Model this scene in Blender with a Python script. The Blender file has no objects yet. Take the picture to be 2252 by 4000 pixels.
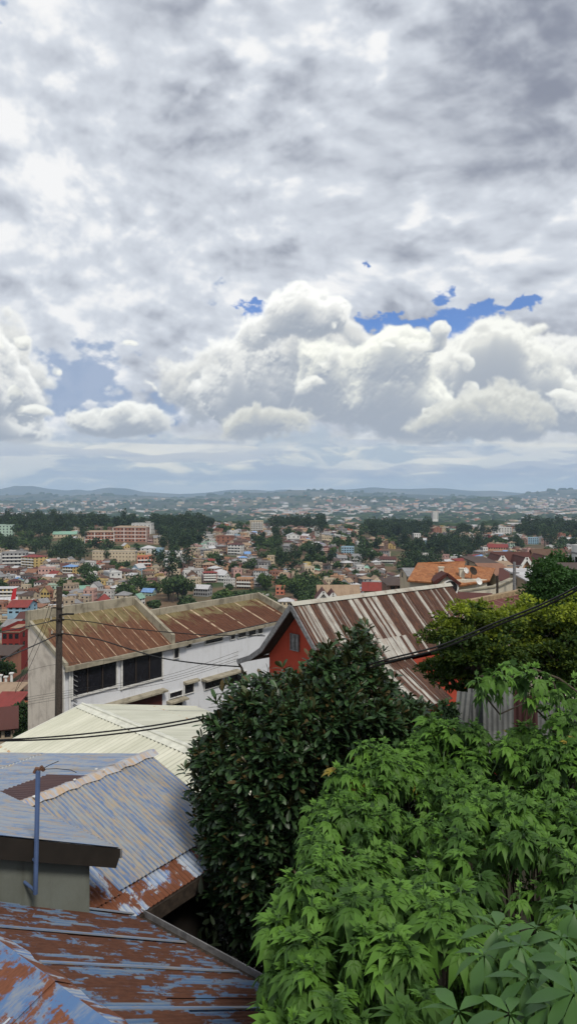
import bpy, bmesh, math, random
import numpy as np
from mathutils import Vector, Matrix

rnd = random.Random(7)
rng = np.random.default_rng(11)
F = 2889.0          # focal length of the photograph in its own pixels
HY = 1945.0         # eye level row

S = bpy.context.scene
# ---------------------------------------------------------------- camera
cam_d = bpy.data.cameras.new("camera")
cam = bpy.data.objects.new("camera", cam_d)
S.collection.objects.link(cam)
cam.location = (0, 0, 0)
cam.rotation_euler = (math.radians(90), 0, 0)
cam_d.sensor_fit = 'VERTICAL'
cam_d.sensor_height = 36.0
cam_d.lens = F / 4000 * 36
cam_d.shift_y = -(2000 - HY) / 4000
cam_d.clip_start = 0.1
cam_d.clip_end = 60000
S.camera = cam
S.view_settings.view_transform = 'Standard'
S.view_settings.look = 'None'
S.view_settings.exposure = 0.2
S.view_settings.gamma = 1.0
S.view_settings.use_curve_mapping = False
S.cycles.use_denoising = True
S.cycles.max_bounces = 6
S.cycles.diffuse_bounces = 3
S.cycles.glossy_bounces = 2
S.cycles.transmission_bounces = 2
S.cycles.volume_bounces = 1
S.cycles.transparent_max_bounces = 6
S.cycles.caustics_reflective = False
S.cycles.caustics_refractive = False

# ---------------------------------------------------------------- node maths helper
class N:
    """a node socket that can be written as maths"""
    nt = None
    def __init__(s, sock): s.s = sock
    @staticmethod
    def put(node, i, v):
        if isinstance(v, N): N.nt.links.new(v.s, node.inputs[i])
        else: node.inputs[i].default_value = v
    @staticmethod
    def m(op, *a, clamp=False):
        n = N.nt.nodes.new('ShaderNodeMath'); n.operation = op; n.use_clamp = clamp
        for i, v in enumerate(a): N.put(n, i, v)
        return N(n.outputs[0])
    @staticmethod
    def v(op, *a, scale=None):
        n = N.nt.nodes.new('ShaderNodeVectorMath'); n.operation = op
        for i, v in enumerate(a): N.put(n, i, v)
        if scale is not None: N.put(n, 3, scale)
        return N(n.outputs['Value'] if op in ('LENGTH', 'DOT_PRODUCT', 'DISTANCE') else n.outputs[0])
    def __add__(s, o): return N.m('ADD', s, o)
    def __radd__(s, o): return N.m('ADD', o, s)
    def __sub__(s, o): return N.m('SUBTRACT', s, o)
    def __rsub__(s, o): return N.m('SUBTRACT', o, s)
    def __mul__(s, o): return N.m('MULTIPLY', s, o)
    def __rmul__(s, o): return N.m('MULTIPLY', o, s)
    def __truediv__(s, o): return N.m('DIVIDE', s, o)
    @staticmethod
    def step(x, a, b, lo=0.0, hi=1.0, smooth=True):
        n = N.nt.nodes.new('ShaderNodeMapRange'); n.interpolation_type = 'SMOOTHSTEP' if smooth else 'LINEAR'
        for i, v in enumerate((x, a, b, lo, hi)): N.put(n, i, v)
        return N(n.outputs[0])
    @staticmethod
    def xyz(x, y, z=0.0):
        n = N.nt.nodes.new('ShaderNodeCombineXYZ')
        for i, v in enumerate((x, y, z)): N.put(n, i, v)
        return N(n.outputs[0])
    def sep(s):
        n = N.nt.nodes.new('ShaderNodeSeparateXYZ'); N.put(n, 0, s)
        return [N(o) for o in n.outputs]
    @staticmethod
    def noise(vec, scale, detail=4.0, rough=0.5, dist=0.0, color=False, lac=2.0):
        n = N.nt.nodes.new('ShaderNodeTexNoise')
        N.put(n, 'Vector', vec); N.put(n, 'Scale', scale); N.put(n, 'Detail', detail)
        N.put(n, 'Roughness', rough); N.put(n, 'Distortion', dist); N.put(n, 'Lacunarity', lac)
        return N(n.outputs['Color' if color else 0])
    @staticmethod
    def vor(vec, scale, feature='F1', color=False, rnd_=1.0):
        n = N.nt.nodes.new('ShaderNodeTexVoronoi'); n.feature = feature
        N.put(n, 'Vector', vec); N.put(n, 'Scale', scale); N.put(n, 'Randomness', rnd_)
        return N(n.outputs['Color' if color else 'Distance'])
    @staticmethod
    def mix(f, a, b, blend='MIX'):
        n = N.nt.nodes.new('ShaderNodeMix'); n.data_type = 'RGBA'; n.blend_type = blend
        for i, v in ((0, f), (6, a), (7, b)):
            if not isinstance(v, N) and i != 0 and len(v) == 3: v = (*v, 1)
            N.put(n, i, v)
        return N(n.outputs[2])

def srgb(*c):
    return tuple((x / 12.92 if x <= 0.04045 else ((x + 0.055) / 1.055) ** 2.4) for x in (v / 255 for v in c))

# ---------------------------------------------------------------- clouds, simulated as soft volumes and lit from above
def ang(px, py):
    x, z = (px - 1126) / F, (HY - py) / F
    return math.atan2(x, 1), math.atan2(z, math.hypot(x, 1))

def make_clouds():
    g = np.random.default_rng(5)
    f32 = np.float32
    def ss(x, a, b):
        t = np.clip((x - a) / (b - a), 0, 1); return t * t * (3 - 2 * t)
    LAT = g.random((256, 256)).astype(f32)
    def vn(x, y):                                   # smooth value noise at any place
        xi, yi = np.floor(x).astype(int), np.floor(y).astype(int)
        fx, fy = (x - xi).astype(f32), (y - yi).astype(f32)
        fx = fx * fx * fx * (fx * (fx * 6 - 15) + 10); fy = fy * fy * fy * (fy * (fy * 6 - 15) + 10)
        a, b = LAT[yi & 255, xi & 255], LAT[yi & 255, (xi + 1) & 255]
        c, d = LAT[(yi + 1) & 255, xi & 255], LAT[(yi + 1) & 255, (xi + 1) & 255]
        return (a + (b - a) * fx) * (1 - fy) + (c + (d - c) * fx) * fy
    def fbm(x, y, o=6, r=0.5):
        s = np.zeros_like(x, f32); a = 1.0; t = 0.0
        for i in range(o):
            ca, sa = math.cos(0.7 * i + .3), math.sin(0.7 * i + .3)
            s += a * vn(x * ca - y * sa + 17.3 * i, x * sa + y * ca + 9.1 * i); t += a
            x, y, a = x * 2.03, y * 2.03, a * r
        return s / t
    def bil(x, y, o=6, r=0.5):
        s = np.zeros_like(x, f32); a = 1.0; t = 0.0
        for i in range(o):
            ca, sa = math.cos(0.9 * i + .5), math.sin(0.9 * i + .5)
            s += a * np.abs(2 * vn(x * ca - y * sa + 11.3 * i, x * sa + y * ca + 5.1 * i) - 1); t += a
            x, y, a = x * 2.1, y * 2.1, a * r
        return s / t
    def blob(A, E, L):
        s = np.zeros_like(A, f32)
        for (px, py, rx, ry, amp) in L:
            a, e = ang(px, py)
            s += amp * ss(np.hypot((A - a) * F / rx, (E - e) * F / ry), 1.0, 0.0)
        return s
    def field3(shape, cells, seed):                 # smooth random field on a box, cubic weights
        r = np.random.default_rng(seed)
        v = r.random([c + 4 for c in cells]).astype(f32)
        for ax, (n, c) in enumerate(zip(shape, cells)):
            p = np.linspace(0, c, n, endpoint=False); i = p.astype(int); t = (p - i).astype(f32)
            w = [(1 - t) ** 3 / 6, (3 * t ** 3 - 6 * t ** 2 + 4) / 6, (-3 * t ** 3 + 3 * t ** 2 + 3 * t + 1) / 6, t ** 3 / 6]
            sh = [1, 1, 1]; sh[ax] = n
            v = sum(np.take(v, i + k, axis=ax) * w[k].reshape(sh) for k in range(4))
        return v
    A0, A1, E0, E1 = -0.50, 0.50, -0.02, 0.70
    st = 1 / 740.0
    NX, NY = int((A1 - A0) / st), int((E1 - E0) / st)
    A, E = np.meshgrid(np.linspace(A0, A1, NX).astype(f32), np.linspace(E0, E1, NY).astype(f32))
    def mixc(f, a, b): return a * (1 - f[..., None]) + np.asarray(b, f32) * f[..., None]
    # ---- the high deck
    def deck(A, E, local=True):
        z = np.sin(np.maximum(E, 0)); h = np.cos(E); iv = 1.5 / (z + 0.62)
        X, Y = np.sin(A) * h * iv, np.cos(A) * h * iv
        wx, wy = fbm(X * 1.6 + 3, Y * 1.6, 4) - .5, fbm(X * 1.6, Y * 1.6 + 8, 4) - .5
        X1, Y1 = X + wx * .22, Y * 1.1 + wy * .22
        n1 = fbm(X1 * 1.9, Y1 * 1.9, 6, .48)
        n2 = bil(X1 * 4.2 + 5, Y1 * 4.8, 6, .52); n2b = bil(X1 * 4.2 + 5.08, Y1 * 4.8 + .17, 6, .52)
        w2 = fbm(A * 12, E * 22, 5, .5) - .5
        sx, sy = 6.5 * A + wx * 1.2, 10.5 * E + wy * 1.2; n5 = fbm(sx + 3, sy, 6, .52); n5b = fbm(sx + 3.07, sy + .14, 6, .52)
        n4 = fbm(X1 * 11 + 3, Y1 * 14.0, 5, .55); n4b = fbm(X1 * 11 + 3.08, Y1 * 14.0 + .25, 5, .55)
        n3 = fbm(X1 * 5.0 + 3, Y1 * 6.0, 6, .5); n3b = fbm(X1 * 5.0 + 3.08, Y1 * 6.0 + .22, 6, .5)
        A2, E2 = A + (fbm(A * 9 + 2, E * 14, 5, .55) - .5) * .17, E + w2 * .11
        tone = blob(A2, E2, TONE) if local else 0
        v = 0.57 + tone * 1.5 + (n1 - .5) * .70 + (n2 - .42) * .15 + (n2 - n2b) * .34 + (n3 - .5) * .22 + (n3 - n3b) * .6 + (n4 - n4b) * .35 + (n5 - .5) * .30 + (n5 - n5b) * 1.5 + w2 * .12
        c = mixc(ss(v, -.20, .78), np.full(A.shape + (3,), 1, f32) * np.array((0.23, 0.25, 0.31), f32), (0.62, 0.655, 0.71))
        return mixc(ss(v, .60, .92), c, (0.83, 0.83, 0.83)), A2, E2
    TONE = [(2000, 350, 1000, 560, -0.20), (1050, 470, 560, 300, -0.22), (700, 60, 420, 240, -0.18), (1350, 120, 500, 300, -0.05),
        (850, 80, 150, 190, 0.22), (1080, 260, 220, 170, 0.26), (1250, 130, 120, 120, 0.14), (1540, 130, 110, 200, 0.16), (770, 420, 60, 100, 0.20),
        (150, 160, 450, 300, 0.05), (520, 400, 220, 160, 0.12), (560, 560, 240, 120, -0.14), (1400, 560, 420, 140, 0.06),
        (1150, 760, 420, 260, 0.17), (250, 760, 520, 260, 0.10), (1680, 790, 120, 80, 0.2), (1400, 1050, 900, 200, 0.14),
        (1780, 930, 320, 110, -0.24), (2200, 1330, 260, 260, -0.28), (2250, 1020, 300, 90, -0.10), (1060, 1010, 200, 60, -0.14), (2130, 480, 300, 400, -0.07),
        (300, 1150, 600, 200, 0.06), (580, 1330, 190, 130, -0.2), (120, 1120, 170, 70, -0.12), (570, 1490, 150, 90, -0.22), (150, 1350, 350, 130, 0.10),
        (1000, 1330, 500, 160, .1)]
    col, A2, E2 = deck(A, E)
    # ---- far grey-blue air with cream streaks near the horizon
    hx, hy = A * 14 + (fbm(A * 8, E * 40, 4) - .5) * 1.2, E * 42
    s1, s2 = fbm(hx, hy + (fbm(A * 14, E * 30 + 4, 4) - .5) * 1.6, 6, .55), fbm(A * 4 + 9, E * 90, 4, .5)
    far = mixc(ss(s1, .42, .66), np.full(A.shape + (3,), 1, f32) * np.array((0.42, 0.49, 0.56), f32), (0.76, 0.75, 0.68))
    far = mixc(ss(s2, .5, .66) * .8, far, (0.37, 0.44, 0.54))
    far = mixc(ss(E, .03, .004) * .75, far, (0.62, 0.69, 0.72))
    e1, e2 = ang(1126, 1640)[1], ang(1126, 1770)[1]
    col = mixc(ss(E + (s1 - .5) * .05, e1, e2), col, far) if False else col * (1 - ss(E + (s1 - .5) * .05, e1, e2)[..., None]) + far * ss(E + (s1 - .5) * .05, e1, e2)[..., None]
    # ---- gaps of blue
    HOLE = [(1000, 1212, 95, 62, 1.5), (1455, 1262, 110, 75, 1.5), (1620, 1262, 190, 52, 1.5), (1780, 1272, 150, 80, 1.5),
            (1930, 1208, 190, 44, 1.4), (2050, 1190, 80, 50, 1.2), (1440, 1020, 40, 26, 1.1), (1330, 1310, 110, 40, 0.6), (1740, 1170, 70, 40, .8)]
    PALE = [(290, 1500, 280, 170, 1.6), (200, 1600, 150, 90, 0.8), (610, 1610, 150, 110, 1.5), (420, 1370, 170, 90, 0.8), (850, 1150, 100, 60, 0.75), (10, 70, 40, 50, .8)]
    A3, E3 = A + (fbm(A * 40, E * 60, 5) - .5) * .05, E + (fbm(A * 40 + 7, E * 60, 5) - .5) * .035
    nh = fbm(A * 55 + 3, E * 90, 6, .55) - .5
    hb = blob(A3, E3, HOLE); wsp = fbm(A * 60 + E * 30, E * 170, 5, .6); ha = ss(hb + nh * 2.4 * ss(hb, .02, .4) + (wsp - .5) * 1.1 * ss(hb, .02, .4), 0.22, .95) * .93
    hb = blob(A3, E3, PALE); hp = ss(hb + nh * 1.8 * ss(hb, .02, .4), .20, 1.0) * .85
    alpha = 1 - ha
    # pale gap: the same blue seen through thin veil
    col = mixc(hp, col, (0.25, 0.335, 0.50))
    # ---- cumulus banks
    def bank(L, base_py, seed, bright, warm, thr=.40, gain=1.0, soft=1.0, D=34):
        nonlocal col, alpha
        be = ang(1126, base_py)[1]
        j1 = int((max(ang(L[0][0], min(py - ry for _, py, _, ry, _ in L))[1], 0) + .10 - E0) / st)
        j0 = int((be - .02 - E0) / st)
        a_, e_ = A[j0:j1], E[j0:j1]; h, w = a_.shape
        sh = (h, w, D)
        n = np.zeros(sh, f32); am = 1.0; tot = 0
        for k, c in enumerate((7, 15, 30, 62, 130, 260, 420)):
            cz = max(2, int(c * D / w * 2.2) + 1)
            v = field3(sh, (max(2, int(c * h / w)), c, cz), seed * 10 + k)
            n += am * (np.abs(v - .5) * 9.0 - 1.0 if k > 0 else (v - .5) * 5); tot += am; am *= .70
        n /= tot
        fld = blob(a_ + (fbm(a_ * 16 + seed, e_ * 16, 4) - .5) * .045, e_ + (fbm(a_ * 16, e_ * 16 + seed, 4) - .5) * .035, L)
        zz = np.abs(np.linspace(-1, 1, D, dtype=f32))
        base = ss(e_ + (fbm(a_ * 20, e_ * 0 + seed, 4) - .5) * .018, be - .003, be + .012 * soft)
        d = fld[..., None] * 1.25 - zz * zz * .75 + n * 1.75 * gain * ss(fld, .0, .35)[..., None] - .42
        d = np.clip((d - thr * .5) * 2.2, 0, 1) * base[..., None]
        # light comes from above, a little from the right and the front
        dens = d * 0.17
        tau = np.zeros(sh, f32)
        acc = np.zeros((w, D), f32)
        for j in range(h - 1, -1, -1):
            tau[j] = acc
            acc = acc * .985 + dens[j]
            acc = acc * .72 + np.roll(acc, -1, 0) * .14 + np.roll(acc, 1, 0) * .04 + np.roll(acc, -1, 1) * .10
        tf = np.cumsum(dens, 2) - dens
        L_ = .62 * np.exp(-tau * 2.0) + .38 * np.exp(-tau * .20)
        T = np.exp(-(np.cumsum(dens, 2) - dens) * 2.4)
        ab = 1 - np.exp(-dens * 2.4)
        lum = (T * ab * L_).sum(2); a = (T * ab).sum(2)
        lum = lum / np.maximum(a, 1e-3)
        a = .5 * a + .5 * ss(a, .0, 1.0)
        zd = (T * ab * np.arange(D, dtype=f32)).sum(2) / np.maximum((T * ab).sum(2), 1e-3)
        gy, gx = np.gradient(zd)
        v = lum * (0.84 + .28 * ss(e_, be, be + .10)) + np.clip(gy * .085 - gx * .03, -.16, .20) * ss((T * ab).sum(2), .3, .9)
        c = mixc(ss(v, .06, .58), np.full(a_.shape + (3,), 1, f32) * np.array((0.34, 0.375, 0.43), f32), (.78 * bright, .785 * bright, (.77 - warm) * bright))
        c = mixc(ss(v, .5, .98), c, (min(1.02, bright), min(1.01, bright), (.97 - warm * 1.4) * bright))
        col[j0:j1] = col[j0:j1] * (1 - a[..., None]) + c * a[..., None]
        alpha[j0:j1] = alpha[j0:j1] + (1 - alpha[j0:j1]) * a
    bank([(1500, 1560, 1100, 330, 1.0), (2150, 1400, 400, 260, 0.8), (900, 1480, 500, 300, .9), (2200, 1560, 400, 260, 0.8), (-40, 1450, 330, 330, 1.0), (1250, 1330, 330, 200, .7), (1850, 1400, 330, 220, .7)], 1735, 9, .86, .01, thr=.3, gain=.8)
    bank([(1990, 1500, 480, 260, 1.3), (1920, 1370, 230, 200, 1.3), (2240, 1600, 300, 190, 1.0), (1780, 1560, 300, 200, .9)], 1730, 5, .90, .03)
    bank([(960, 1430, 370, 290, 1.4), (900, 1600, 380, 200, 1.2), (1240, 1200, 260, 150, 1.4), (0, 1560, 230, 270, 1.3), (-100, 1400, 260, 250, 1.0), (60, 1690, 280, 100, 1.1)], 1740, 2, .95, .01)
    bank([(1570, 1470, 290, 290, 1.5), (1510, 1350, 190, 150, 1.2), (1260, 1390, 200, 180, 1.4), (1340, 1580, 250, 230, 1.2), (1620, 1640, 380, 190, 1.2)], 1745, 3, .97, .05)
    gp = np.random.default_rng(41)
    bank([(1100, 1300, 60, 60, .3)] + [(gp.uniform(-60, 2300), gp.uniform(1230, 1690), gp.uniform(40, 120), gp.uniform(30, 80), gp.uniform(.6, 1.1)) for _ in range(46)], 1750, 12, .90, .03, thr=.5, gain=1.1)
    bank([(1970, 1620, 380, 190, 1.2), (1680, 1670, 260, 100, .8), (1040, 1650, 330, 150, 1.1)], 1755, 7, .74, .04)
    bank([(460, 1650, 340, 150, 1.3), (510, 1600, 160, 110, 0.8), (300, 1660, 180, 80, .7)], 1712, 4, .93, .02, soft=.8)
    # thin low stripes across the foot of the banks
    lo = ss(fbm(A * 9 + 2, E * 60 + (fbm(A * 14, E * 14, 3) - .5) * 2, 5, .5), .50, .62) * ss(E, .012, .03) * ss(E, .085, .06)
    col = mixc(lo * .6, col, (0.74, 0.74, 0.70))
    lo2 = ss(fbm(A * 6 + 8, E * 70 + (fbm(A * 8, E * 9, 3) - .5) * 1.5, 5, .5), .53, .63) * ss(E, .015, .03) * ss(E, .08, .055)
    col = mixc(lo2 * .6, col, (0.35, 0.41, 0.52))
    # ---- the rest of the dome, coarse, then the detailed part set into it
    W, H = int(2 * math.pi / st), int(math.pi / st); k = 10
    Wc, Hc = W // k, H // k
    Ac, Ec = np.meshgrid((np.arange(Wc, dtype=f32) + .5) / Wc * 2 * math.pi - math.pi, (np.arange(Hc, dtype=f32) + .5) / Hc * math.pi - math.pi / 2)
    dc, _, _ = deck(Ac, Ec, False)
    dc = dc * ss(Ec, -.02, .0)[..., None] + np.array((.16, .17, .16), f32) * (1 - ss(Ec, -.02, .0)[..., None])
    full = np.ones((Hc * k, Wc * k, 4), f32)
    full[..., :3] = np.repeat(np.repeat(dc, k, 0), k, 1)
    i0 = int((A0 + math.pi) / (2 * math.pi) * Wc * k); j0 = int((E0 + math.pi / 2) / math.pi * Hc * k)
    m = (ss(A, A0, A0 + .07) * ss(A, A1, A1 - .07) * ss(E, E1, E1 - .07) * ss(E, E0, E0 + .01))[..., None]
    reg = full[j0:j0 + NY, i0:i0 + NX]
    reg[..., :3] = reg[..., :3] * (1 - m) + col * m
    reg[..., 3] = 1 - (1 - alpha) * m[..., 0]
    return full, col, alpha
SUN_EL, SUN_AZ = math.radians(50), math.radians(155)     # azimuth clockwise from +Y (the view)
world = bpy.data.worlds.new("World"); S.world = world; world.use_nodes = True
nt = world.node_tree; nt.nodes.clear(); N.nt = nt
_sky = make_clouds()[0]
_img = bpy.data.images.new("clouds", _sky.shape[1], _sky.shape[0], alpha=True, float_buffer=True)
_img.colorspace_settings.name = 'Non-Color'; _img.alpha_mode = 'CHANNEL_PACKED'
_img.pixels.foreach_set(_sky.ravel()); _img.update()
tc = nt.nodes.new('ShaderNodeTexCoord')
env = nt.nodes.new('ShaderNodeTexImage'); env.image = _img; env.interpolation = 'Linear'; env.extension = 'EXTEND'
_dx, _dy, _dz = N.v('NORMALIZE', N(tc.outputs['Generated'])).sep()
N.put(env, 0, N.xyz(N.m('ARCTAN2', _dx, _dy) / (2 * math.pi) + .5, N.m('ARCSINE', _dz) / math.pi + .5, 0.0))
sep = N(env.outputs[0])
skyt = nt.nodes.new('ShaderNodeTexSky'); skyt.sky_type = 'NISHITA'; skyt.sun_disc = False
skyt.sun_elevation = SUN_EL; skyt.sun_rotation = SUN_AZ; skyt.altitude = 1200; skyt.dust_density = 0.6; skyt.ozone_density = 2.5
blue = N.v('MULTIPLY', N.v('SCALE', N(skyt.outputs[0]), scale=0.10), (0.50, 0.72, 1.08))
col = N.mix(N(env.outputs['Alpha']), blue, sep)
bg = nt.nodes.new('ShaderNodeBackground'); N.put(bg, 0, col); bg.inputs[1].default_value = 1.0
wo = nt.nodes.new('ShaderNodeOutputWorld'); nt.links.new(bg.outputs[0], wo.inputs[0])
world.cycles.sampling_method = 'MANUAL'; world.cycles.sample_map_resolution = 512
# ---------------------------------------------------------------- sun behind thin cloud
sd = bpy.data.lights.new("sun", 'SUN'); sd.energy = 2.4; sd.angle = math.radians(12); sd.color = (1.0, 0.93, 0.82)
sun = bpy.data.objects.new("sun", sd); S.collection.objects.link(sun)
sv = Vector((math.sin(SUN_AZ) * math.cos(SUN_EL), math.cos(SUN_AZ) * math.cos(SUN_EL), math.sin(SUN_EL)))
sun.rotation_euler = sv.to_track_quat('Z', 'Y').to_euler()
sun.location = (0, 0, 60)
# ---------------------------------------------------------------- geometry helpers
C = S.collection
def P(px, py, D):            # point seen at a pixel of the photograph, at a distance along the view
    return Vector(((px - 1126) / F * D, D, (HY - py) / F * D))
def Pz(px, py, z):           # same, at a known height
    return P(px, py, z * F / (HY - py))
V = Vector
ZUP = V((0, 0, 1))

class MB:
    def __init__(s): s.v = []; s.f = []; s.uv = []; s.m = []
    def face(s, pts, mat=0, uv=None):
        i = len(s.v); s.v += [tuple(p) for p in pts]; s.f.append(tuple(range(i, i + len(pts))))
        if uv is None:
            a = V(pts[0]); e = (V(pts[1]) - a).normalized() if (V(pts[1]) - a).length > 1e-6 else V((1, 0, 0))
            n = e.cross(V(pts[-1]) - a); n = n.normalized() if n.length > 1e-9 else V((0, 0, 1)); w = n.cross(e)
            uv = [((V(p) - a).dot(e), (V(p) - a).dot(w)) for p in pts]
        s.uv += [tuple(t) for t in uv]; s.m.append(mat)
    def hexa(s, b, t, mat=0, cap=True, matt=None):   # bottom loop and top loop
        n = len(b)
        for i in range(n):
            j = (i + 1) % n; s.face([b[i], b[j], t[j], t[i]], mat)
        if cap: s.face(list(t), mat if matt is None else matt); s.face(list(reversed(b)), mat)
    def box(s, c, u, w, h, lu, lw, lh, mat=0):       # centre of base, axes, sizes
        c = V(c); u = V(u); w = V(w); h = V(h)
        b = [c - u * lu / 2 - w * lw / 2, c + u * lu / 2 - w * lw / 2, c + u * lu / 2 + w * lw / 2, c - u * lu / 2 + w * lw / 2]
        s.hexa(b, [p + h * lh for p in b], mat)
    def slab(s, pts, th, mat=0, nrm=None):           # polygon given a thickness downwards along its normal
        pts = [V(p) for p in pts]
        n = nrm if nrm else (pts[1] - pts[0]).cross(pts[2] - pts[0]).normalized()
        if n.z < 0: n = -n
        s.hexa([p - n * th for p in pts], pts, mat)
    def bar(s, a, b, w, h, mat=0, up=ZUP):
        a, b = V(a), V(b); d = (b - a).normalized(); r = d.cross(up).normalized(); u = r.cross(d)
        q = lambda p: [p - r * w / 2 - u * h / 2, p + r * w / 2 - u * h / 2, p + r * w / 2 + u * h / 2, p - r * w / 2 + u * h / 2]
        s.hexa(q(a), q(b), mat)
    def tube(s, path, r, n=8, mat=0, cap=True):
        path = [V(p) for p in path]; rs = r if isinstance(r, (list, tuple)) else [r] * len(path)
        rings = []
        for i, p in enumerate(path):
            d = (path[min(i + 1, len(path) - 1)] - path[max(i - 1, 0)]).normalized()
            a = d.cross(V((0.13, 0.31, 0.94)) if abs(d.z) < .9 else V((1, 0, 0))).normalized(); b = d.cross(a)
            rings.append([p + (a * math.cos(t) + b * math.sin(t)) * rs[i] for t in [2 * math.pi * k / n for k in range(n)]])
        for i in range(len(rings) - 1):
            for k in range(n): s.face([rings[i][k], rings[i][(k + 1) % n], rings[i + 1][(k + 1) % n], rings[i + 1][k]], mat)
        if cap: s.face(rings[0][::-1], mat); s.face(rings[-1], mat)
    def corr(s, o, u, v, poly, pitch=.076, amp=.013, seg=6, mat=0, sheet=.84, lap=2.4, jit=.006, seed=1):
        """corrugated iron over a convex outline given in (u, v) metres; ridges run along v"""
        o, u, v = V(o), V(u).normalized(), V(v).normalized(); n = u.cross(v).normalized()
        if n.z < 0: n = -n
        r = random.Random(seed)
        umin, umax = min(p[0] for p in poly), max(p[0] for p in poly)
        def rng_v(x):
            hits = []
            for i in range(len(poly)):
                (a, b), (c, d) = poly[i], poly[(i + 1) % len(poly)]
                if abs(a - c) < 1e-9:
                    if abs(x - a) < 1e-6: hits += [b, d]
                elif min(a, c) - 1e-9 <= x <= max(a, c) + 1e-9: hits.append(b + (d - b) * (x - a) / (c - a))
            return (min(hits), max(hits)) if hits else None
        du = pitch / seg; k = int((umax - umin) / du); off = {}
        for i in range(k):
            x0, x1 = umin + i * du, umin + (i + 1) * du
            h0, h1 = rng_v(x0), rng_v(x1)
            if not h0 or not h1: continue
            sid = int((x0 - umin) / sheet)
            lo, hi = min(h0[0], h1[0]), max(h0[1], h1[1])
            cuts = [lo] + [c for c in np.arange(math.ceil(lo / lap) * lap, hi, lap) if lo < c < hi] + [hi]
            for q_ in range(len(cuts) - 1):
                key = (sid, int(cuts[q_] / lap + .5))
                if key not in off: off[key] = (r.uniform(0, jit), r.uniform(-.0025, .0025))
                pts = []; uvs = []
                for x, vv, hh in ((x0, cuts[q_], h0), (x1, cuts[q_], h1), (x1, cuts[q_ + 1], h1), (x0, cuts[q_ + 1], h0)):
                    vv = min(max(vv, hh[0]), hh[1])
                    if q_ == 0 and vv == cuts[0]: vv = hh[0]
                    z = amp * math.cos(2 * math.pi * x / pitch) + off[key][0] + off[key][1] * (vv - cuts[q_]) + ((x - umin) % sheet) * .004 + .004 * q_
                    pts.append(o + u * x + v * vv + n * z); uvs.append((x, vv))
                if (pts[0] - pts[3]).length < 1e-5 and (pts[1] - pts[2]).length < 1e-5: continue
                s.face(pts, mat, uvs)
    def mesh(s, name, smooth=False, weld=False):
        me = bpy.data.meshes.new(name); me.from_pydata(s.v, [], s.f)
        ul = me.uv_layers.new(name="UVMap"); ul.data.foreach_set("uv", np.array(s.uv, np.float32).ravel())
        me.polygons.foreach_set("material_index", s.m)
        if weld:
            bm = bmesh.new(); bm.from_mesh(me); bmesh.ops.remove_doubles(bm, verts=bm.verts, dist=1e-4); bm.to_mesh(me); bm.free()
        if smooth: me.shade_smooth()
        me.update(); return me
    def build(s, name, mats, parent=None, smooth=False, weld=False, **tags):
        me = s.mesh(name, smooth, weld)
        for m in (mats if isinstance(mats, (list, tuple)) else [mats]): me.materials.append(m)
        o = bpy.data.objects.new(name, me); C.objects.link(o)
        if parent is not None:
            t = parent; off = V((0, 0, 0))
            while t is not None: off += t.location; t = t.parent
            me.transform(Matrix.Translation(-off)); o.parent = parent
        for k, vv in tags.items(): o[k] = vv
        return o
def thing(name, label, cat, loc=(0, 0, 0), group=None):
    o = bpy.data.objects.new(name, None); C.objects.link(o); o.location = loc; o.empty_display_size = .3
    o['label'] = label; o['category'] = cat
    if group: o['group'] = group
    return o
def root_at(mb_obj):         # give a one-mesh thing an origin at its own base
    me = mb_obj.data; co = np.empty(len(me.vertices) * 3); me.vertices.foreach_get('co', co); co = co.reshape(-1, 3)
    c = V((co[:, 0].mean(), co[:, 1].mean(), co[:, 2].min())); me.transform(Matrix.Translation(-c)); mb_obj.location = c
    return mb_obj

# ---------------------------------------------------------------- materials
def material(name, fn):
    m = bpy.data.materials.new(name); m.use_nodes = True; t = m.node_tree; t.nodes.clear(); N.nt = t
    b = t.nodes.new('ShaderNodeBsdfPrincipled'); o = t.nodes.new('ShaderNodeOutputMaterial'); t.links.new(b.outputs[0], o.inputs[0])
    r = fn()
    if not isinstance(r, dict): r = {'col': r}
    c = r['col']
    N.put(b, 'Base Color', c if isinstance(c, N) else (*c[:3], 1))
    N.put(b, 'Roughness', r.get('rough', 0.75)); N.put(b, 'Metallic', r.get('metal', 0.0)); N.put(b, 'Specular IOR Level', r.get('spec', 0.35))
    if 'bump' in r:
        n = t.nodes.new('ShaderNodeBump'); n.inputs['Strength'].default_value = r.get('bs', .4); n.inputs['Distance'].default_value = r.get('bd', .01)
        N.put(n, 'Height', r['bump']); t.links.new(n.outputs[0], b.inputs['Normal'])
    return m
def UV():
    return N(N.nt.nodes.new('ShaderNodeUVMap').outputs[0])
def OBJ():
    return N(N.nt.nodes.new('ShaderNodeTexCoord').outputs['Object'])
def POS():
    return N(N.nt.nodes.new('ShaderNodeNewGeometry').outputs['Position'])
def ATTR(name, typ='GEOMETRY'):
    n = N.nt.nodes.new('ShaderNodeAttribute'); n.attribute_name = name; n.attribute_type = typ; return n
def RAND():
    return N(N.nt.nodes.new('ShaderNodeObjectInfo').outputs['Random'])

def plain(name, c, rough=.7, var=.12, scale=3., spec=.3, metal=0.0, bump=None):
    def f():
        n = N.noise(POS(), scale, 5, .6)
        k = N.step(n, .3, .7, 1 - var, 1 + var)
        r = {'col': N.v('SCALE', N.mix(0, c, c), scale=k), 'rough': rough, 'spec': spec, 'metal': metal}
        if bump: r['bump'] = N.noise(POS(), bump, 4, .6); r['bs'] = .5
        return r
    return material(name, f)

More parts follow.
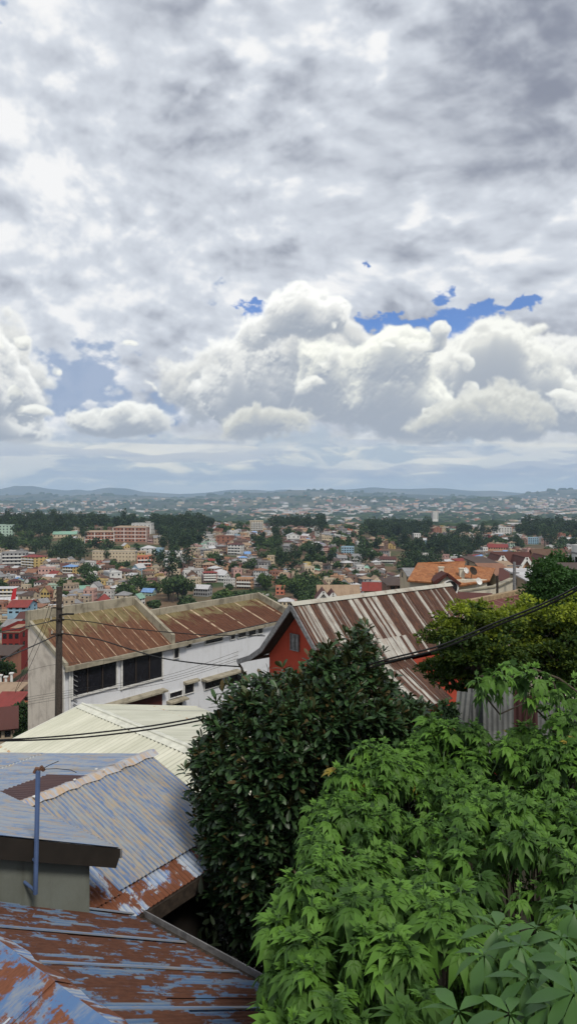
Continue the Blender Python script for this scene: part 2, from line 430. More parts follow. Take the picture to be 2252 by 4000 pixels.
def stained_white(name, base=(0.66, 0.68, 0.70), stain=(0.20, 0.17, 0.13), amount=.5, blotch=.45):
    def f():
        p = POS(); x, y, z = p.sep()
        n = N.noise(p, 1.1, 7, .62, .4)
        st = N.noise(N.xyz(x * 2.6, y * 2.6, z * .22), 1.6, 6, .62)
        f1 = N.step(n, blotch, .8) * amount
        f2 = N.step(st, .53, .78) * amount * 1.1
        c = N.mix(f1, base, stain); c = N.mix(f2, c, stain)
        c = N.mix(N.step(N.noise(p, 14, 4, .6), .4, .8) * .15, c, stain)
        return {'col': c, 'rough': .85, 'spec': .2, 'bump': N.noise(p, 20, 5, .6), 'bs': .25}
    return material(name, f)

def blue_roof(name, blue=(0.095, 0.185, 0.40), pale=(0.36, 0.40, 0.45), tan=(0.42, 0.30, 0.19), rust=(0.115, 0.042, 0.022),
              rust_cover=.5, pale_cover=.5, tan_cover=.4, su=2.4, sv=.55, seed=0.0, ripple=1.0):
    def f():
        uv = UV(); u, v, _ = uv.sep()
        sid = N.m('FLOOR', u / .84); lid = N.m('FLOOR', v / 2.4)
        var = N.noise(N.xyz(sid * 1.37, lid * 2.11, seed), 3.1, 1, .5)
        p = N.xyz(u * su, v * sv, seed)
        a = N.noise(p, 1.0, 9, .66, .35) + (var - .5) * .22
        b = N.noise(N.xyz(u * su * 1.7, v * sv * .6, seed + 5), 1.3, 9, .70, .6)
        c = N.noise(N.xyz(u * su * 1.2, v * sv * .9, seed + 9), 1.9, 8, .68, .5)
        fine = N.noise(N.xyz(u * 22, v * 5, seed), 1.6, 5, .7)
        wave = N.m('COSINE', u * (2 * math.pi / .076))
        b = b + wave * (.08 * ripple); c = c + wave * (.05 * ripple)
        col = N.mix(N.step(b + (fine - .5) * .35, (.64 if ripple else .66) - pale_cover * .4 - .05, .80 - pale_cover * .4 + .06), blue, pale)
        col = N.mix(N.step(c + (fine - .5) * .3, .72 - tan_cover * .3 - .06, .86 - tan_cover * .3 + .05), col, tan)
        rr = N.step(a + (fine - .5) * .22, .74 - rust_cover * .42, .80 - rust_cover * .42)
        rustv = N.mix(N.step(fine, .3, .75), rust, (rust[0] * 1.6, rust[1] * 1.65, rust[2] * 1.6))
        col = N.mix(rr, col, rustv)
        rough = N.step(rr, 0, 1, .5, .9)
        return {'col': col, 'rough': rough, 'spec': .35, 'bump': fine, 'bs': .15, 'bd': .004}
    return material(name, f)

def striped_rust(name):
    """sheets that have rusted maroon in stripes between pale galvanised ones"""
    def f():
        uv = UV(); u, v, _ = uv.sep()
        lid = N.m('FLOOR', v / 2.2 + .02)
        wob = (N.noise(N.xyz(u * 5, v * .6, 2.0), 1.0, 4, .6) - .5) * .10
        s = N.noise(N.xyz(u + wob, lid * 7.3, 0.5), 1.75, 2, .7)
        s2 = N.noise(N.xyz(u + wob * .6, lid * 3.3, 4.5), 6.5, 4, .75)
        end = N.noise(N.xyz(u * 7.0, lid * 3.0, 9.0), 1.0, 3, .6)
        a = s * .62 + s2 * .38 + N.step(u, 1.0, 9.0) * .05 + .014 + N.step(v, 6.0, 6.3) * .05
        streak = N.step(a + (end - .5) * .05, .49, .52)
        brk = N.step(N.noise(N.xyz(u * 9, v * 1.1, 3.0), 1.0, 6, .7), .52, .62)
        pale = N.mix(N.step(N.noise(N.xyz(u * 3, v * .9, 1.0), 2.0, 6, .65), .35, .7), (0.27, 0.255, 0.225), (0.44, 0.43, 0.385))
        pale = N.mix(brk * .6, pale, (0.20, 0.105, 0.06))
        dark = N.mix(N.step(N.noise(N.xyz(u * 12, v * 1.6, 8.0), 1.5, 5, .65), .4, .72), (0.048, 0.024, 0.017), (0.125, 0.056, 0.032))
        return {'col': N.mix(streak, pale, dark), 'rough': N.step(streak, 0, 1, .5, .85), 'spec': .35}
    return material(name, f)

def rust_sheet(name, rust=(0.075, 0.032, 0.019), moss=(0.19, 0.155, 0.075), light=(0.42, 0.32, 0.22), cover=.5, seed=1.0, ribs=1.1):
    """old flat-ribbed iron, brown with yellow-grey lichen"""
    def f():
        uv = UV(); u, v, _ = uv.sep()
        a = N.noise(N.xyz(u * .9, v * .7, seed), 1.3, 8, .66, .3); st = N.noise(N.xyz(u * 7, v * .8, seed + 3), 1.2, 6, .65)
        m = N.step(a * .6 + st * .4 + N.step(v, 1.2, 4.2) * .22 - .10, .64 - cover * .3, .78 - cover * .3)
        col = N.mix(N.step(st + (N.noise(N.xyz(u * 16, v * 4, 5.0), 1.0, 6, .7) - .5) * .5, .3, .75), rust, (rust[0] * 2.0, rust[1] * 2.15, rust[2] * 2.0))
        col = N.mix(m, col, N.mix(N.step(st, .4, .7), moss, (moss[0] * .45, moss[1] * .42, moss[2] * .4)))
        rib = N.m('FRACT', u / ribs + .5); rd = N.m('ABSOLUTE', rib - .5)
        seam = N.step(rd, .042, .015) * N.step(N.noise(N.xyz(u, v * 1.5, 0), 1.4, 4, .6), .35, .55)
        col = N.mix(seam, col, light)
        return {'col': col, 'rough': .85, 'spec': .25}
    return material(name, f)

def tiles(name, a=(0.33, 0.14, 0.055), b=(0.23, 0.085, 0.032)):
    def f():
        uv = UV(); u, v, _ = uv.sep()
        row = N.m('FLOOR', v / .33); cu = u / .24 + row * .5
        id_ = N.vor(N.xyz(N.m('FLOOR', cu), row, 0.0), 7.0, color=True)
        c = N.mix(id_.sep()[0], a, b)
        g = N.m('FRACT', v / .33); gu = N.m('ABSOLUTE', N.m('FRACT', cu) - .5)
        c = N.mix(N.step(g, .16, .0) * .75, c, (0.07, 0.03, 0.015))
        c = N.mix(N.step(gu, .38, .5) * .45, c, (0.08, 0.03, 0.015))
        c = N.mix(N.step(N.noise(N.xyz(u, v, 0), .8, 6, .6), .52, .75) * .6, c, (0.13, 0.10, 0.06))
        return {'col': c, 'rough': .8, 'bump': g, 'bs': .6, 'bd': .03}
    return material(name, f)

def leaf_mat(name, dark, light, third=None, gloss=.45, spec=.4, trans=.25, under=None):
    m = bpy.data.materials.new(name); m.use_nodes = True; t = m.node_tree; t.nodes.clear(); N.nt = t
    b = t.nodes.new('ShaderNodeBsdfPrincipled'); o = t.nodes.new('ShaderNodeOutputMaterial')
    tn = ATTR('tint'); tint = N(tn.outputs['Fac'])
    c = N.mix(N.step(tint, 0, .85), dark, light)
    if third: c = N.mix(N.step(tint, .90, .93), c, third)
    if under: c = N.mix(N(t.nodes.new('ShaderNodeNewGeometry').outputs['Backfacing']) , c, under)
    N.put(b, 'Base Color', c); N.put(b, 'Roughness', gloss); N.put(b, 'Specular IOR Level', spec)
    tr = t.nodes.new('ShaderNodeBsdfTranslucent'); N.put(tr, 0, N.v('MULTIPLY', c, (1.25, 1.35, .7)))
    mx = t.nodes.new('ShaderNodeMixShader'); mx.inputs[0].default_value = trans
    t.links.new(b.outputs[0], mx.inputs[1]); t.links.new(tr.outputs[0], mx.inputs[2]); t.links.new(mx.outputs[0], o.inputs[0])
    return m

M = {}
M['white_wall'] = stained_white('white_plaster', (0.62, 0.64, 0.68), (0.30, 0.29, 0.27), .35, .5)
M['end_wall'] = stained_white('stained_end_wall', (0.64, 0.58, 0.50), (0.15, 0.115, 0.09), .6, .44)
M['parapet'] = stained_white('parapet_concrete', (0.33, 0.30, 0.23), (0.065, 0.055, 0.04), .85, .40)
M['white_frame'] = plain('white_painted_frame', (0.6, 0.6, 0.58), .6, .15)
M['glass'] = plain('dark_glass', (0.012, 0.012, 0.016), .25, .3, spec=.5)
M['dark_red'] = plain('dark_red_shutter', (0.06, 0.014, 0.01), .7)
M['roof_rust'] = rust_sheet('rusted_ribbed_roof', ribs=.93)
M['roof_rust2'] = rust_sheet('rusted_wing_roof', rust=(0.06, 0.023, 0.013), seed=7.0, ribs=2.6, cover=.55)
M['red_wall'] = stained_white('red_painted_wall', (0.38, 0.06, 0.034), (0.20, 0.036, 0.022), .7, .45)
M['grey_wood'] = plain('weathered_grey_wood', (0.17, 0.17, 0.175), .8, .3, 9)
M['dark_wood'] = plain('dark_timber', (0.035, 0.026, 0.02), .85, .4, 9)
M['board_and_eave_shade'] = plain('dark_board_and_eave_shade', (0.02, 0.016, 0.013), .9, .2)  # dark fascia boards; also the blue-roofed house wall with eave shade in its colour
M['pole_wood'] = plain('weathered_pole_wood', (0.055, 0.045, 0.038), .9, .35, 12, bump=30)
M['cable'] = plain('black_cable', (0.012, 0.012, 0.012), .5, .1)
M['ceramic'] = plain('insulator_ceramic', (0.35, 0.33, 0.3), .3)
M['old_cap'] = stained_white('old_ridge_metal', (0.40, 0.39, 0.34), (0.13, 0.07, 0.045), .7, .45)
M['striped'] = striped_rust('striped_rusty_iron')
def _white_roof():
    uv = UV(); u, v, _ = uv.sep()
    a = N.noise(N.xyz(u * 1.5, v * .35, 0), 1.0, 7, .6); b = N.noise(N.xyz(u * 9, v * .7, 3), 1.2, 6, .7)
    c = N.mix(N.step(a, .35, .7), (0.43, 0.435, 0.35), (0.56, 0.56, 0.47))
    c = N.mix(N.step(b, .60, .80) * .5, c, (0.30, 0.27, 0.19))
    c = N.mix(N.step(N.m('COSINE', u * (2 * math.pi / .2)), -.2, -1.0) * .55, c, (0.25, 0.24, 0.19))
    lap = N.step(N.m('ABSOLUTE', v - 2.9), .06, .02) * N.step(N.noise(N.xyz(u * 5, v, 1), 1.5, 4, .7), .50, .62)
    c = N.mix(lap, c, (0.36, 0.19, 0.07))
    return {'col': c, 'rough': .5, 'spec': .4}
M['white_roof'] = material('cream_metal_sheet', _white_roof)
M['white_cap'] = plain('cream_ridge_metal', (0.56, 0.56, 0.48), .5, .15)
M['blue_a'] = blue_roof('faded_blue_iron', blue=(0.085, 0.155, 0.31), pale=(0.26, 0.275, 0.28), tan=(0.33, 0.265, 0.185), rust_cover=.12, pale_cover=.62, tan_cover=.78, su=6.5, sv=2.2, seed=2.0)
M['blue_b'] = blue_roof('streaked_blue_iron', blue=(0.115, 0.19, 0.34), pale=(0.26, 0.29, 0.33), tan=(0.32, 0.26, 0.19), rust_cover=.15, pale_cover=.6, tan_cover=.6, su=3.4, sv=1.1, seed=5.0)
M['blue_c'] = blue_roof('rusty_blue_iron', blue=(0.080, 0.145, 0.265), pale=(0.16, 0.20, 0.25), rust=(0.070, 0.028, 0.017), rust_cover=.73, pale_cover=.48, tan_cover=.0, su=5.2, sv=1.5, seed=8.0)
M['blue_cap'] = blue_roof('patched_ridge_iron', tan_cover=.9, rust_cover=.15, pale_cover=.8, su=5, sv=1.2, seed=12.0, ripple=0.0)
M['rust_edge'] = blue_roof('rusty_eave_iron', rust_cover=.70, pale_cover=.7, su=2.6, sv=1.6, tan_cover=.1, seed=15.0)
M['blue_trough'] = blue_roof('scuffed_blue_gutter', blue=(0.072, 0.145, 0.29), pale=(0.20, 0.22, 0.25), rust_cover=.50, pale_cover=.42, tan_cover=.1, su=2.2, sv=3.0, seed=20.0, ripple=0.0)
M['maroon'] = blue_roof('maroon_iron', blue=(0.05, 0.022, 0.022), pale=(0.065, 0.03, 0.028), tan=(0.085, 0.05, 0.04), rust_cover=.0, pale_cover=.5, tan_cover=.1, seed=22.0)
M['wall_green'] = stained_white('grey_green_render', (0.165, 0.18, 0.16), (0.10, 0.105, 0.085), .7, .4)
M['blue_pipe'] = plain('blue_painted_pipe', (0.07, 0.11, 0.22), .5, .2)
M['rust_metal'] = plain('rusty_metal', (0.11, 0.055, 0.035), .8, .35, 9)
M['tiles'] = tiles('orange_clay_tiles')
M['cream'] = stained_white('cream_wall', (0.55, 0.51, 0.42), (0.28, 0.24, 0.18), .4, .5)
M['ochre'] = plain('ochre_coping', (0.26, 0.19, 0.11), .85, .3, 5)
M['galv'] = None
def _galv():
    uv = UV(); u, v, _ = uv.sep()
    a = N.noise(N.xyz(u * 2, v * 1.5, 0), 1.0, 7, .65); b = N.noise(N.xyz(u * 9, v * .9, 3), 1.2, 6, .7)
    c = N.mix(N.step(a, .3, .75), (0.12, 0.125, 0.125), (0.28, 0.29, 0.285))
    c = N.mix(N.step(b, .55, .75) * .6, c, (0.09, 0.06, 0.045))
    return {'col': c, 'rough': .55, 'spec': .4, 'metal': .2}
M['galv'] = material('galvanised_sheet', _galv)
M['bark'] = plain('grey_brown_bark', (0.06, 0.048, 0.035), .95, .35, 8, bump=20)
# ================================================================ ground: one sheet out to the mountains
_r = np.random.default_rng(3); _lat = _r.random((128, 128))
def vnoise(x, y):
    xi, yi = np.floor(x).astype(int), np.floor(y).astype(int); fx_, fy_ = x - xi, y - yi
    fx_ = fx_ * fx_ * (3 - 2 * fx_); fy_ = fy_ * fy_ * (3 - 2 * fy_)
    a, b, c, d = _lat[yi % 128, xi % 128], _lat[yi % 128, (xi + 1) % 128], _lat[(yi + 1) % 128, xi % 128], _lat[(yi + 1) % 128, (xi + 1) % 128]
    return (a + (b - a) * fx_) * (1 - fy_) + (c + (d - c) * fx_) * fy_
def fbm2(x, y, o=4): return sum(vnoise(x * 2 ** i + 7 * i, y * 2 ** i + 3 * i) * .5 ** (i + 1) for i in range(o))
_px = [-300, 350, 1126, 1700, 2500]
_D = [0, 7, 15, 30, 47, 60, 90, 150, 250, 350, 430, 560, 700, 850, 980, 1150, 1500, 2500, 5000, 9000, 20000]
_Z = np.array([
    [-8, -9.3, -11, -14, -18, -21, -28, -38, -48, -55.5, -56.5, -58, -52, -44, -37, -42, -66, -84, -92, -92, -92],
    [-8, -9.3, -11, -14, -18, -21, -28, -38, -48, -55.5, -55.5, -56, -52, -44, -39, -44, -66, -84, -92, -92, -92],
    [-6, -9.3, -11, -14, -18, -21, -28, -38, -48, -55.5, -54.5, -51, -47, -43.5, -40, -50, -72, -88, -92, -92, -92],
    [-5, -7.5, -9, -13, -17, -20, -27, -38, -48, -57, -58, -58, -57, -55, -50, -50, -72, -86, -92, -92, -92],
    [-5, -6.5, -8, -12, -16, -20, -27, -38, -48, -56, -60, -60, -56, -50, -44, -50, -74, -86, -92, -92, -92]])
def ridge(px, pts): return np.interp(px, [p[0] for p in pts], [p[1] for p in pts])
RIDGES = [   # distance, half width, silhouette in the photograph
    (15500, 1500, [(-400, 1915), (0, 1911), (60, 1897), (130, 1898), (190, 1911), (260, 1917), (300, 1912), (350, 1918), (420, 1905), (500, 1909), (560, 1922), (700, 1929), (800, 1926), (900, 1914), (1000, 1914), (1060, 1918), (1100, 1912), (1180, 1916), (1240, 1918), (1290, 1909), (1340, 1913), (1400, 1909), (1450, 1903), (1520, 1909), (1600, 1911), (1680, 1906), (1760, 1909), (1850, 1917), (1930, 1916), (2000, 1924), (2070, 1929), (2150, 1919), (2252, 1912), (2700, 1910)]),
    (9500, 1100, [(-400, 1935), (0, 1934), (150, 1928), (250, 1940), (400, 1930), (560, 1937), (700, 1945), (850, 1934), (950, 1922), (1050, 1925), (1150, 1915), (1260, 1914), (1350, 1919), (1450, 1926), (1600, 1932), (1750, 1937), (1900, 1942), (2000, 1936), (2080, 1924), (2180, 1914), (2252, 1911), (2700, 1905)]),
    (6500, 700, [(-400, 1965), (300, 1960), (500, 1963), (900, 1955), (1050, 1945), (1200, 1940), (1350, 1942), (1500, 1946), (1650, 1952), (1800, 1950), (2000, 1953), (2252, 1950), (2700, 1950)])]
def ground(x, y):
    x, y = np.asarray(x, float), np.maximum(np.asarray(y, float), 1e-3)
    px = np.clip(x / np.maximum(y, 3) * F + 1126, -300, 2500)
    zs = np.stack([np.interp(y, _D, _Z[i]) for i in range(5)])
    t = np.interp(px, _px, range(5)); i = np.minimum(t.astype(int), 3); f = t - i
    z = np.take_along_axis(zs, i[None], 0)[0] * (1 - f) + np.take_along_axis(zs, (i + 1)[None], 0)[0] * f
    bump = np.clip((y - 120) / 400, 0, 1)
    z = z + bump * ((fbm2(x / 90, y / 90) - .47) * 9 * np.clip(y / 900, .35, 1))
    for (D, w, pts) in RIDGES:
        h = (HY - ridge(px, pts)) / F * D + 92 + (fbm2(x / 700, y / 700, 5) - .47) * 30
        z = z + np.maximum(h, 0) * np.exp(-((y - D) / w) ** 2) * (y > 3000)
    return z
def g1(x, y): return float(ground(np.array([x]), np.array([y]))[0])
_DD = np.concatenate([np.arange(40, 1300, 2.0), np.arange(1300, 12000, 20.0)])
def hit(px, py, dmin=250):      # where the sight line of a pixel meets the ground
    x = (px - 1126) / F * _DD; z = ground(x, _DD); ray = (HY - py) / F * _DD
    k = np.nonzero((ray <= z) & (_DD > dmin))[0]
    D = _DD[k[0]] if len(k) else 900.0
    return D
def _terrain():
    ds = np.concatenate([np.linspace(-40, 40, 30), np.geomspace(43, 300, 60), np.geomspace(305, 1400, 170), np.geomspace(1420, 20000, 150)])
    ks = np.linspace(-.75, .75, 190)
    X = np.where(ds[:, None] > 60, ks[None] * ds[:, None], ks[None] * 60.0 * 1.0); Y = np.repeat(ds[:, None], len(ks), 1)
    Z = ground(X, Y); nI, nJ = X.shape
    v = np.stack([X, Y, Z], -1).reshape(-1, 3)
    a = (np.arange(nI - 1)[:, None] * nJ + np.arange(nJ - 1)[None]).ravel()
    f = np.stack([a, a + 1, a + nJ + 1, a + nJ], 1)
    me = bpy.data.meshes.new('ground'); me.from_pydata(v.tolist(), [], f.tolist()); me.shade_smooth()
    o = bpy.data.objects.new('ground', me); C.objects.link(o); o['kind'] = 'structure'
    def f_():
        p = POS(); x, y, z = p.sep()
        n = N.noise(p, .02, 8, .62); n2 = N.noise(p, .0011, 7, .6)
        c = N.mix(N.step(n, .40, .58), (0.045, 0.065, 0.028), (0.14, 0.095, 0.06))
        farc = N.mix(N.step(n2, .38, .62), (0.030, 0.046, 0.030), (0.105, 0.10, 0.06))
        c = N.mix(N.step(y, 1300, 2500), c, farc)
        c = N.mix(N.step(y, 90, 40), c, (0.035, 0.032, 0.02))
        return {'col': c, 'rough': .95, 'spec': .1}
    me.materials.append(material('hillside_soil_and_scrub', f_))
_terrain()
# ================================================================ the white building with rusty roofs
fx = V((.607, .795, 0)); nx = V((-.795, .607, 0))
A_ = V(((250 - 1126) / F * 45, 45, 0))
def fs(px):                                  # distance along the facade seen in a pixel column
    k = (px - 1126) / F; return (k * A_.y - A_.x) / (fx.x - k * fx.y)
def fp(s, t, z): p = A_ + fx * s + nx * t; return V((p.x, p.y, z))
def fz(px, py): s = fs(px); return (HY - py) / F * (A_.y + fx.y * s)
wb = thing('white_building', 'long white plastered building with rusty roofs behind stained parapets, beside the wooden pole', 'building', (A_.x, A_.y, -20))
ZE, ZH, ZW = -10.05, -7.84, -8.80
SB, SE = 8.75, 22.4
m = MB()     # plaster shell of the front block and the wing
def prism(m, s0, s1, t1, ze, zh, zb, mt=0, end=1):
    a, b, c, d = fp(s0, 0, ze), fp(s1, 0, ze), fp(s1, t1, zh), fp(s0, t1, zh)
    a0, b0, c0, d0 = [V((p.x, p.y, zb)) for p in (a, b, c, d)]
    m.face([a0, b0, b, a], 0); m.face([b0, c0, c, b], 0); m.face([c0, d0, d, c], 0); m.face([d0, a0, a, d], end)
prism(m, 0, SB, 3.75, ZE - .1, ZH - .1, -20)
prism(m, SB, SE, 3.4, ZE - .1, ZW - .1, -20, end=0)
m.build('wall', [M['white_wall'], M['end_wall']], wb)
def sloped(name, s0, s1, t1, z0, z1, mat, over=.3):
    m = MB(); sl = (z1 - z0) / t1
    a, b, c, d = fp(s0, -over, z0 - sl * over), fp(s1, -over, z0 - sl * over), fp(s1, t1, z1), fp(s0, t1, z1)
    L = (d - a).length
    m.corr(a, fx, d - a, [(0, 0), (s1 - s0, 0), (s1 - s0, L), (0, L)], pitch=.31, amp=.012, seg=4, sheet=.93, lap=9, seed=3)
    return m.build(name, mat, wb)
sloped('roof', .1, SB, 3.6, ZE, ZH, M['roof_rust'])
sloped('roof', SB + .15, SE, 3.3, ZE, ZW, M['roof_rust2'])
m = MB()     # fascia/gutter beams at the eaves
m.bar(fp(-.15, -.38, ZE - .32), fp(SB + 1.4, -.38, ZE - .32), .16, .30); m.bar(fp(SB + 1.4, -.36, ZE - .30), fp(SE, -.36, ZE - .30), .12, .22)
m.build('gutter', M['parapet'], wb)
m = MB()
def para(a, b, h0, th=.28, drop=.5):
    a, b = V(a), V(b); d = (b - a).normalized(); r = d.cross(ZUP).normalized() * th / 2
    m.hexa([a - r - ZUP * drop, b - r - ZUP * drop, b + r - ZUP * drop, a + r - ZUP * drop], [a - r + ZUP * h0, b - r + ZUP * h0, b + r + ZUP * h0, a + r + ZUP * h0])
para(fp(-.1, 3.75, ZH), fp(SB + .1, 3.75, ZH), .62)
para(fp(SB + .05, 3.62, ZH), fp(SB + .05, -.35, ZE - .05), .52)
m.build('parapet', M['parapet'], wb)
m = MB()
para(fp(SB + .25, 3.45, ZW), fp(SE + .1, 3.45, ZW), .46)
para(fp(SE + .05, 3.3, ZW), fp(SE + .05, -.3, ZE), .52)
m.build('parapet', M['parapet'], wb)
m = MB(); para(fp(.02, 3.5, ZH - .08), fp(.02, -.3, ZE - .1), .10, .2, .2); m.build('verge', M['parapet'], wb)
def fwin(x0, x1, yt, yb, mull=0, mat='glass', frame=.07, depth=.03, label=None):
    s0, s1 = fs(x0), fs(x1); xm = (x0 + x1) / 2
    z1, z0 = fz(xm, yt), fz(xm, yb)
    g = MB(); g.hexa([fp(s0, -depth, z0), fp(s1, -depth, z0), fp(s1, .05, z0), fp(s0, .05, z0)], [fp(s0, -depth, z1), fp(s1, -depth, z1), fp(s1, .05, z1), fp(s0, .05, z1)])
    w = g.build('window', M[mat], wb)
    if frame:
        g = MB(); e = -depth - .03
        for (a, b) in ((s0, z0), (s1, z0)): g.bar(fp(a, e, z0 - frame), fp(a, e, z1 + frame), frame, .08, up=nx)
        for z in (z0, z1): g.bar(fp(s0 - frame / 2, e - .003, z), fp(s1 + frame / 2, e - .003, z), .09, frame)
        for k in range(mull):
            s = s0 + (s1 - s0) * (k + 1) / (mull + 1); g.bar(fp(s, e + .004, z0), fp(s, e + .004, z1), frame * .55, .05, mat=1, up=nx)
        fr = g.build('frame', [M['white_frame'], M['dark_wood']], wb); fr.parent = w
    return w
fwin(279, 455, 2584, 2702, 2, frame=.13, depth=.04)
fwin(473, 633, 2555, 2667, 2, frame=.13, depth=.04)
for a in [(677, 697, 2521, 2571), (724, 745, 2498, 2530), (799, 867, 2480, 2510), (898, 916, 2463, 2497), (927, 959, 2457, 2489), (967, 997, 2450, 2481), (1005, 1023, 2444, 2475),
          (660, 710, 2700, 2722), (662, 710, 2741, 2770), (718, 755, 2670, 2708), (796, 866, 2647, 2685), (884, 960, 2630, 2668)]:
    fwin(*a, mull=1 if a[1] - a[0] > 40 else 0, frame=.045)
fwin(414, 633, 2722, 2790, 0, 'dark_red', 0)
for (x0, x1, ya, yb, pr) in [(389, 637, 2752, 2697, .55), (650, 720, 2738, 2726, .5), (716, 770, 2662, 2655, .35), (786, 925, 2648, 2622, .6)]:
    g = MB(); s0, s1 = fs(x0), fs(x1); z = (fz(x0, ya) + fz(x1, yb)) / 2
    g.hexa([fp(s0, -pr, z - .12), fp(s1, -pr, z - .12), fp(s1, 0.02, z - .12), fp(s0, 0.02, z - .12)], [fp(s0, -pr, z), fp(s1, -pr, z), fp(s1, 0.02, z + .08), fp(s0, 0.02, z + .08)])
    g.build('awning', M['parapet'], wb)
g = MB(); g.tube([fp(.35, -.12, ZE - .5), fp(.35, -.12, -20)], .06, 8); g.tube([fp(-.05, -.12, ZE - .4), fp(-.05, -.12, -20)], .045, 8); g.build('downpipe', M['white_frame'], wb)
g = MB()
for k in range(15): g.bar(fp(.62, -.1, ZE - .8 - k * .3), fp(.92, -.1, ZE - 1.0 - k * .3), .05, .05, up=nx)
g.build('wall_bracket', M['grey_wood'], wb)

# ================================================================ hall with the cream ribbed roof
h_ = thing('hall', 'hall with a cream ribbed metal roof between the white building and the blue iron roof', 'building', (-4, 21, -13))
R0 = V((-6.96, 25, -7.0)); hd = V((.692, -.722, 0)); hl = V((-.722, -.692, 0))
LH = 11.0
def slope(o, along, out, drop): return (out + V((0, 0, -drop))).normalized()
m = MB(); vd = slope(R0, hd, hl, .27); m.corr(R0, hd, vd, [(0, 0.05), (LH, 0.05), (LH, 5.6), (0, 5.6)], pitch=.2, amp=.035, seg=6, sheet=.8, lap=20, jit=.002, seed=5)
m.build('roof', M['white_roof'], h_)
m = MB(); vr = slope(R0, hd, -hl, .21); m.corr(R0, hd, vr, [(0, 0.05), (LH, 0.05), (LH, 4.9), (0, 4.9)], pitch=.2, amp=.012, seg=4, sheet=.8, lap=20, jit=.002, seed=6)
m.build('roof', M['white_roof'], h_)
m = MB(); u_ = ZUP * .05
for vv, w in ((vd, .24), (vr, .34)):
    m.face([R0 + u_, R0 + hd * LH + u_, R0 + hd * LH + vv * w + u_ * .6, R0 + vv * w + u_ * .6])
m.tube([R0 + u_ * 1.1, R0 + hd * LH + u_ * 1.1], .035, 8)
m.build('ridge_cap', M['white_cap'], h_)
m = MB()
for vv, w in ((vd, 5.6), (vr, 4.9)): m.bar(R0 - hd * .02 - ZUP * .03, R0 - hd * .02 + vv * w - ZUP * .03, .07, .13)
m.build('verge', M['white_cap'], h_)
m = MB()
a, b = R0 + hl * 5.2 + hd * .3, R0 - hl * 4.5 + hd * .3
q4 = [a, b, b + hd * (LH - .6), a + hd * (LH - .6)]
zz = [-8.6, -8.1, -8.1, -8.6]
m.hexa([V((p.x, p.y, -16)) for p in q4], [V((p.x, p.y, z)) for p, z in zip(q4, zz)]); m.face([V((a.x, a.y, -8.6)), V((b.x, b.y, -8.1)), R0 + hd * .3 - ZUP * .15])
m.build('wall', M['end_wall'], h_)

# ================================================================ house with the faded blue iron roof
bh = thing('blue_roofed_house', 'house under a faded blue corrugated iron roof with patched ridge, beside the glossy tree', 'house', (-3, 11, -10))
Rb = V((-2.45, 13.0, -4.5)); rd_ = V((.557, .83, 0)); rn_ = V((.83, -.557, 0))
bv = (rn_ + V((0, 0, -.413))).normalized(); sl = math.hypot(1, .413)
o_ = Rb - rd_ * 4.4
m = MB()
m.corr(o_, rd_, bv, [(1.95, 0), (4.4, 0), (4.4, 1.87 * sl), (1.95, 1.87 * sl)], seed=11, lap=3.1, amp=.011)
m.corr(o_, rd_, bv, [(0, 0), (1.95, 0), (1.95, 1.2), (0, 1.2)], seed=12, lap=3.1, amp=.011)
m.build('roof', M['blue_a'], bh)
m = MB(); m.corr(o_ - ZUP * .015, rd_, bv, [(0, 1.16), (1.97, 1.16), (1.97, 1.9 * sl), (0, 1.9 * sl)], seed=13, amp=.011); m.build('roof', M['rust_edge'], bh, label='rusty brown lower sheets')
m = MB(); m.corr(o_ - ZUP * .05, rd_, bv, [(0, 1.80 * sl), (4.42, 1.80 * sl), (4.42, 2.24 * sl), (0, 2.24 * sl)], seed=14, amp=.011); m.build('roof', M['rust_edge'], bh, label='rusty brown eave course')
lv = (-rn_ + V((0, 0, -.19))).normalized()
m = MB(); m.corr(o_, rd_, lv, [(0, 0), (4.4, 0), (4.4, 7), (0, 7)], seed=15, amp=.010, lap=2.9); m.build('roof', M['blue_b'], bh)
m = MB(); m.corr(o_ + ZUP * .03, rd_, lv, [(1.0, 0.02), (3.05, 0.02), (3.05, 1.05), (1.0, 1.2)], seed=16, amp=.010); m.build('roof', M['maroon'], bh, label='maroon patch of sheets')
m = MB(); r_ = random.Random(4)      # wide, dented ridge flashing in three lengths
for i in range(4):
    a0, a1 = .9 + i * .9, .9 + i * .9 + .93
    for vv, w, s in ((bv, .13, 1), (lv, .16, -1)):
        e = .028 + .006 * (i % 2)
        p0, p1 = o_ + rd_ * a0, o_ + rd_ * a1
        n_ = 6
        for k in range(n_):
            q0, q1 = p0 + (p1 - p0) * k / n_, p0 + (p1 - p0) * (k + 1) / n_
            w0, w1 = w + .02 * math.sin(k * 2.1 + i), w + .02 * math.sin((k + 1) * 2.1 + i)
            m.face([q0 + ZUP * e * 1.6, q1 + ZUP * e * 1.6, q1 + vv * w1 + ZUP * e, q0 + vv * w0 + ZUP * e], 0, [(a0 + k * .15, 0), (a0 + k * .15 + .15, 0), (a0 + k * .15 + .15, w * s), (a0 + k * .15, w * s)])
m.build('ridge_cap', M['blue_cap'], bh)
m = MB()
for (a, t, s) in ((2.0, .06, .07), (3.25, -.05, .03), (3.3, .08, .025), (3.75, .1, .02), (2.75, .02, .03)):
    m = MB(); p = o_ + rd_ * a + rn_ * t + ZUP * .07; m.box(p, rd_, rn_, ZUP, s * 1.3, s, .012); m.build('mortar_patch', M['white_frame'], bh)
e0, e1 = o_ + bv * (2.24 * sl), Rb + bv * (2.24 * sl)
m = MB(); m.bar(e0 - ZUP * .17, e1 - ZUP * .17, .05, .20); m.bar(e0 - rn_ * .12 - ZUP * .12, e1 - rn_ * .12 - ZUP * .12, .16, .05)
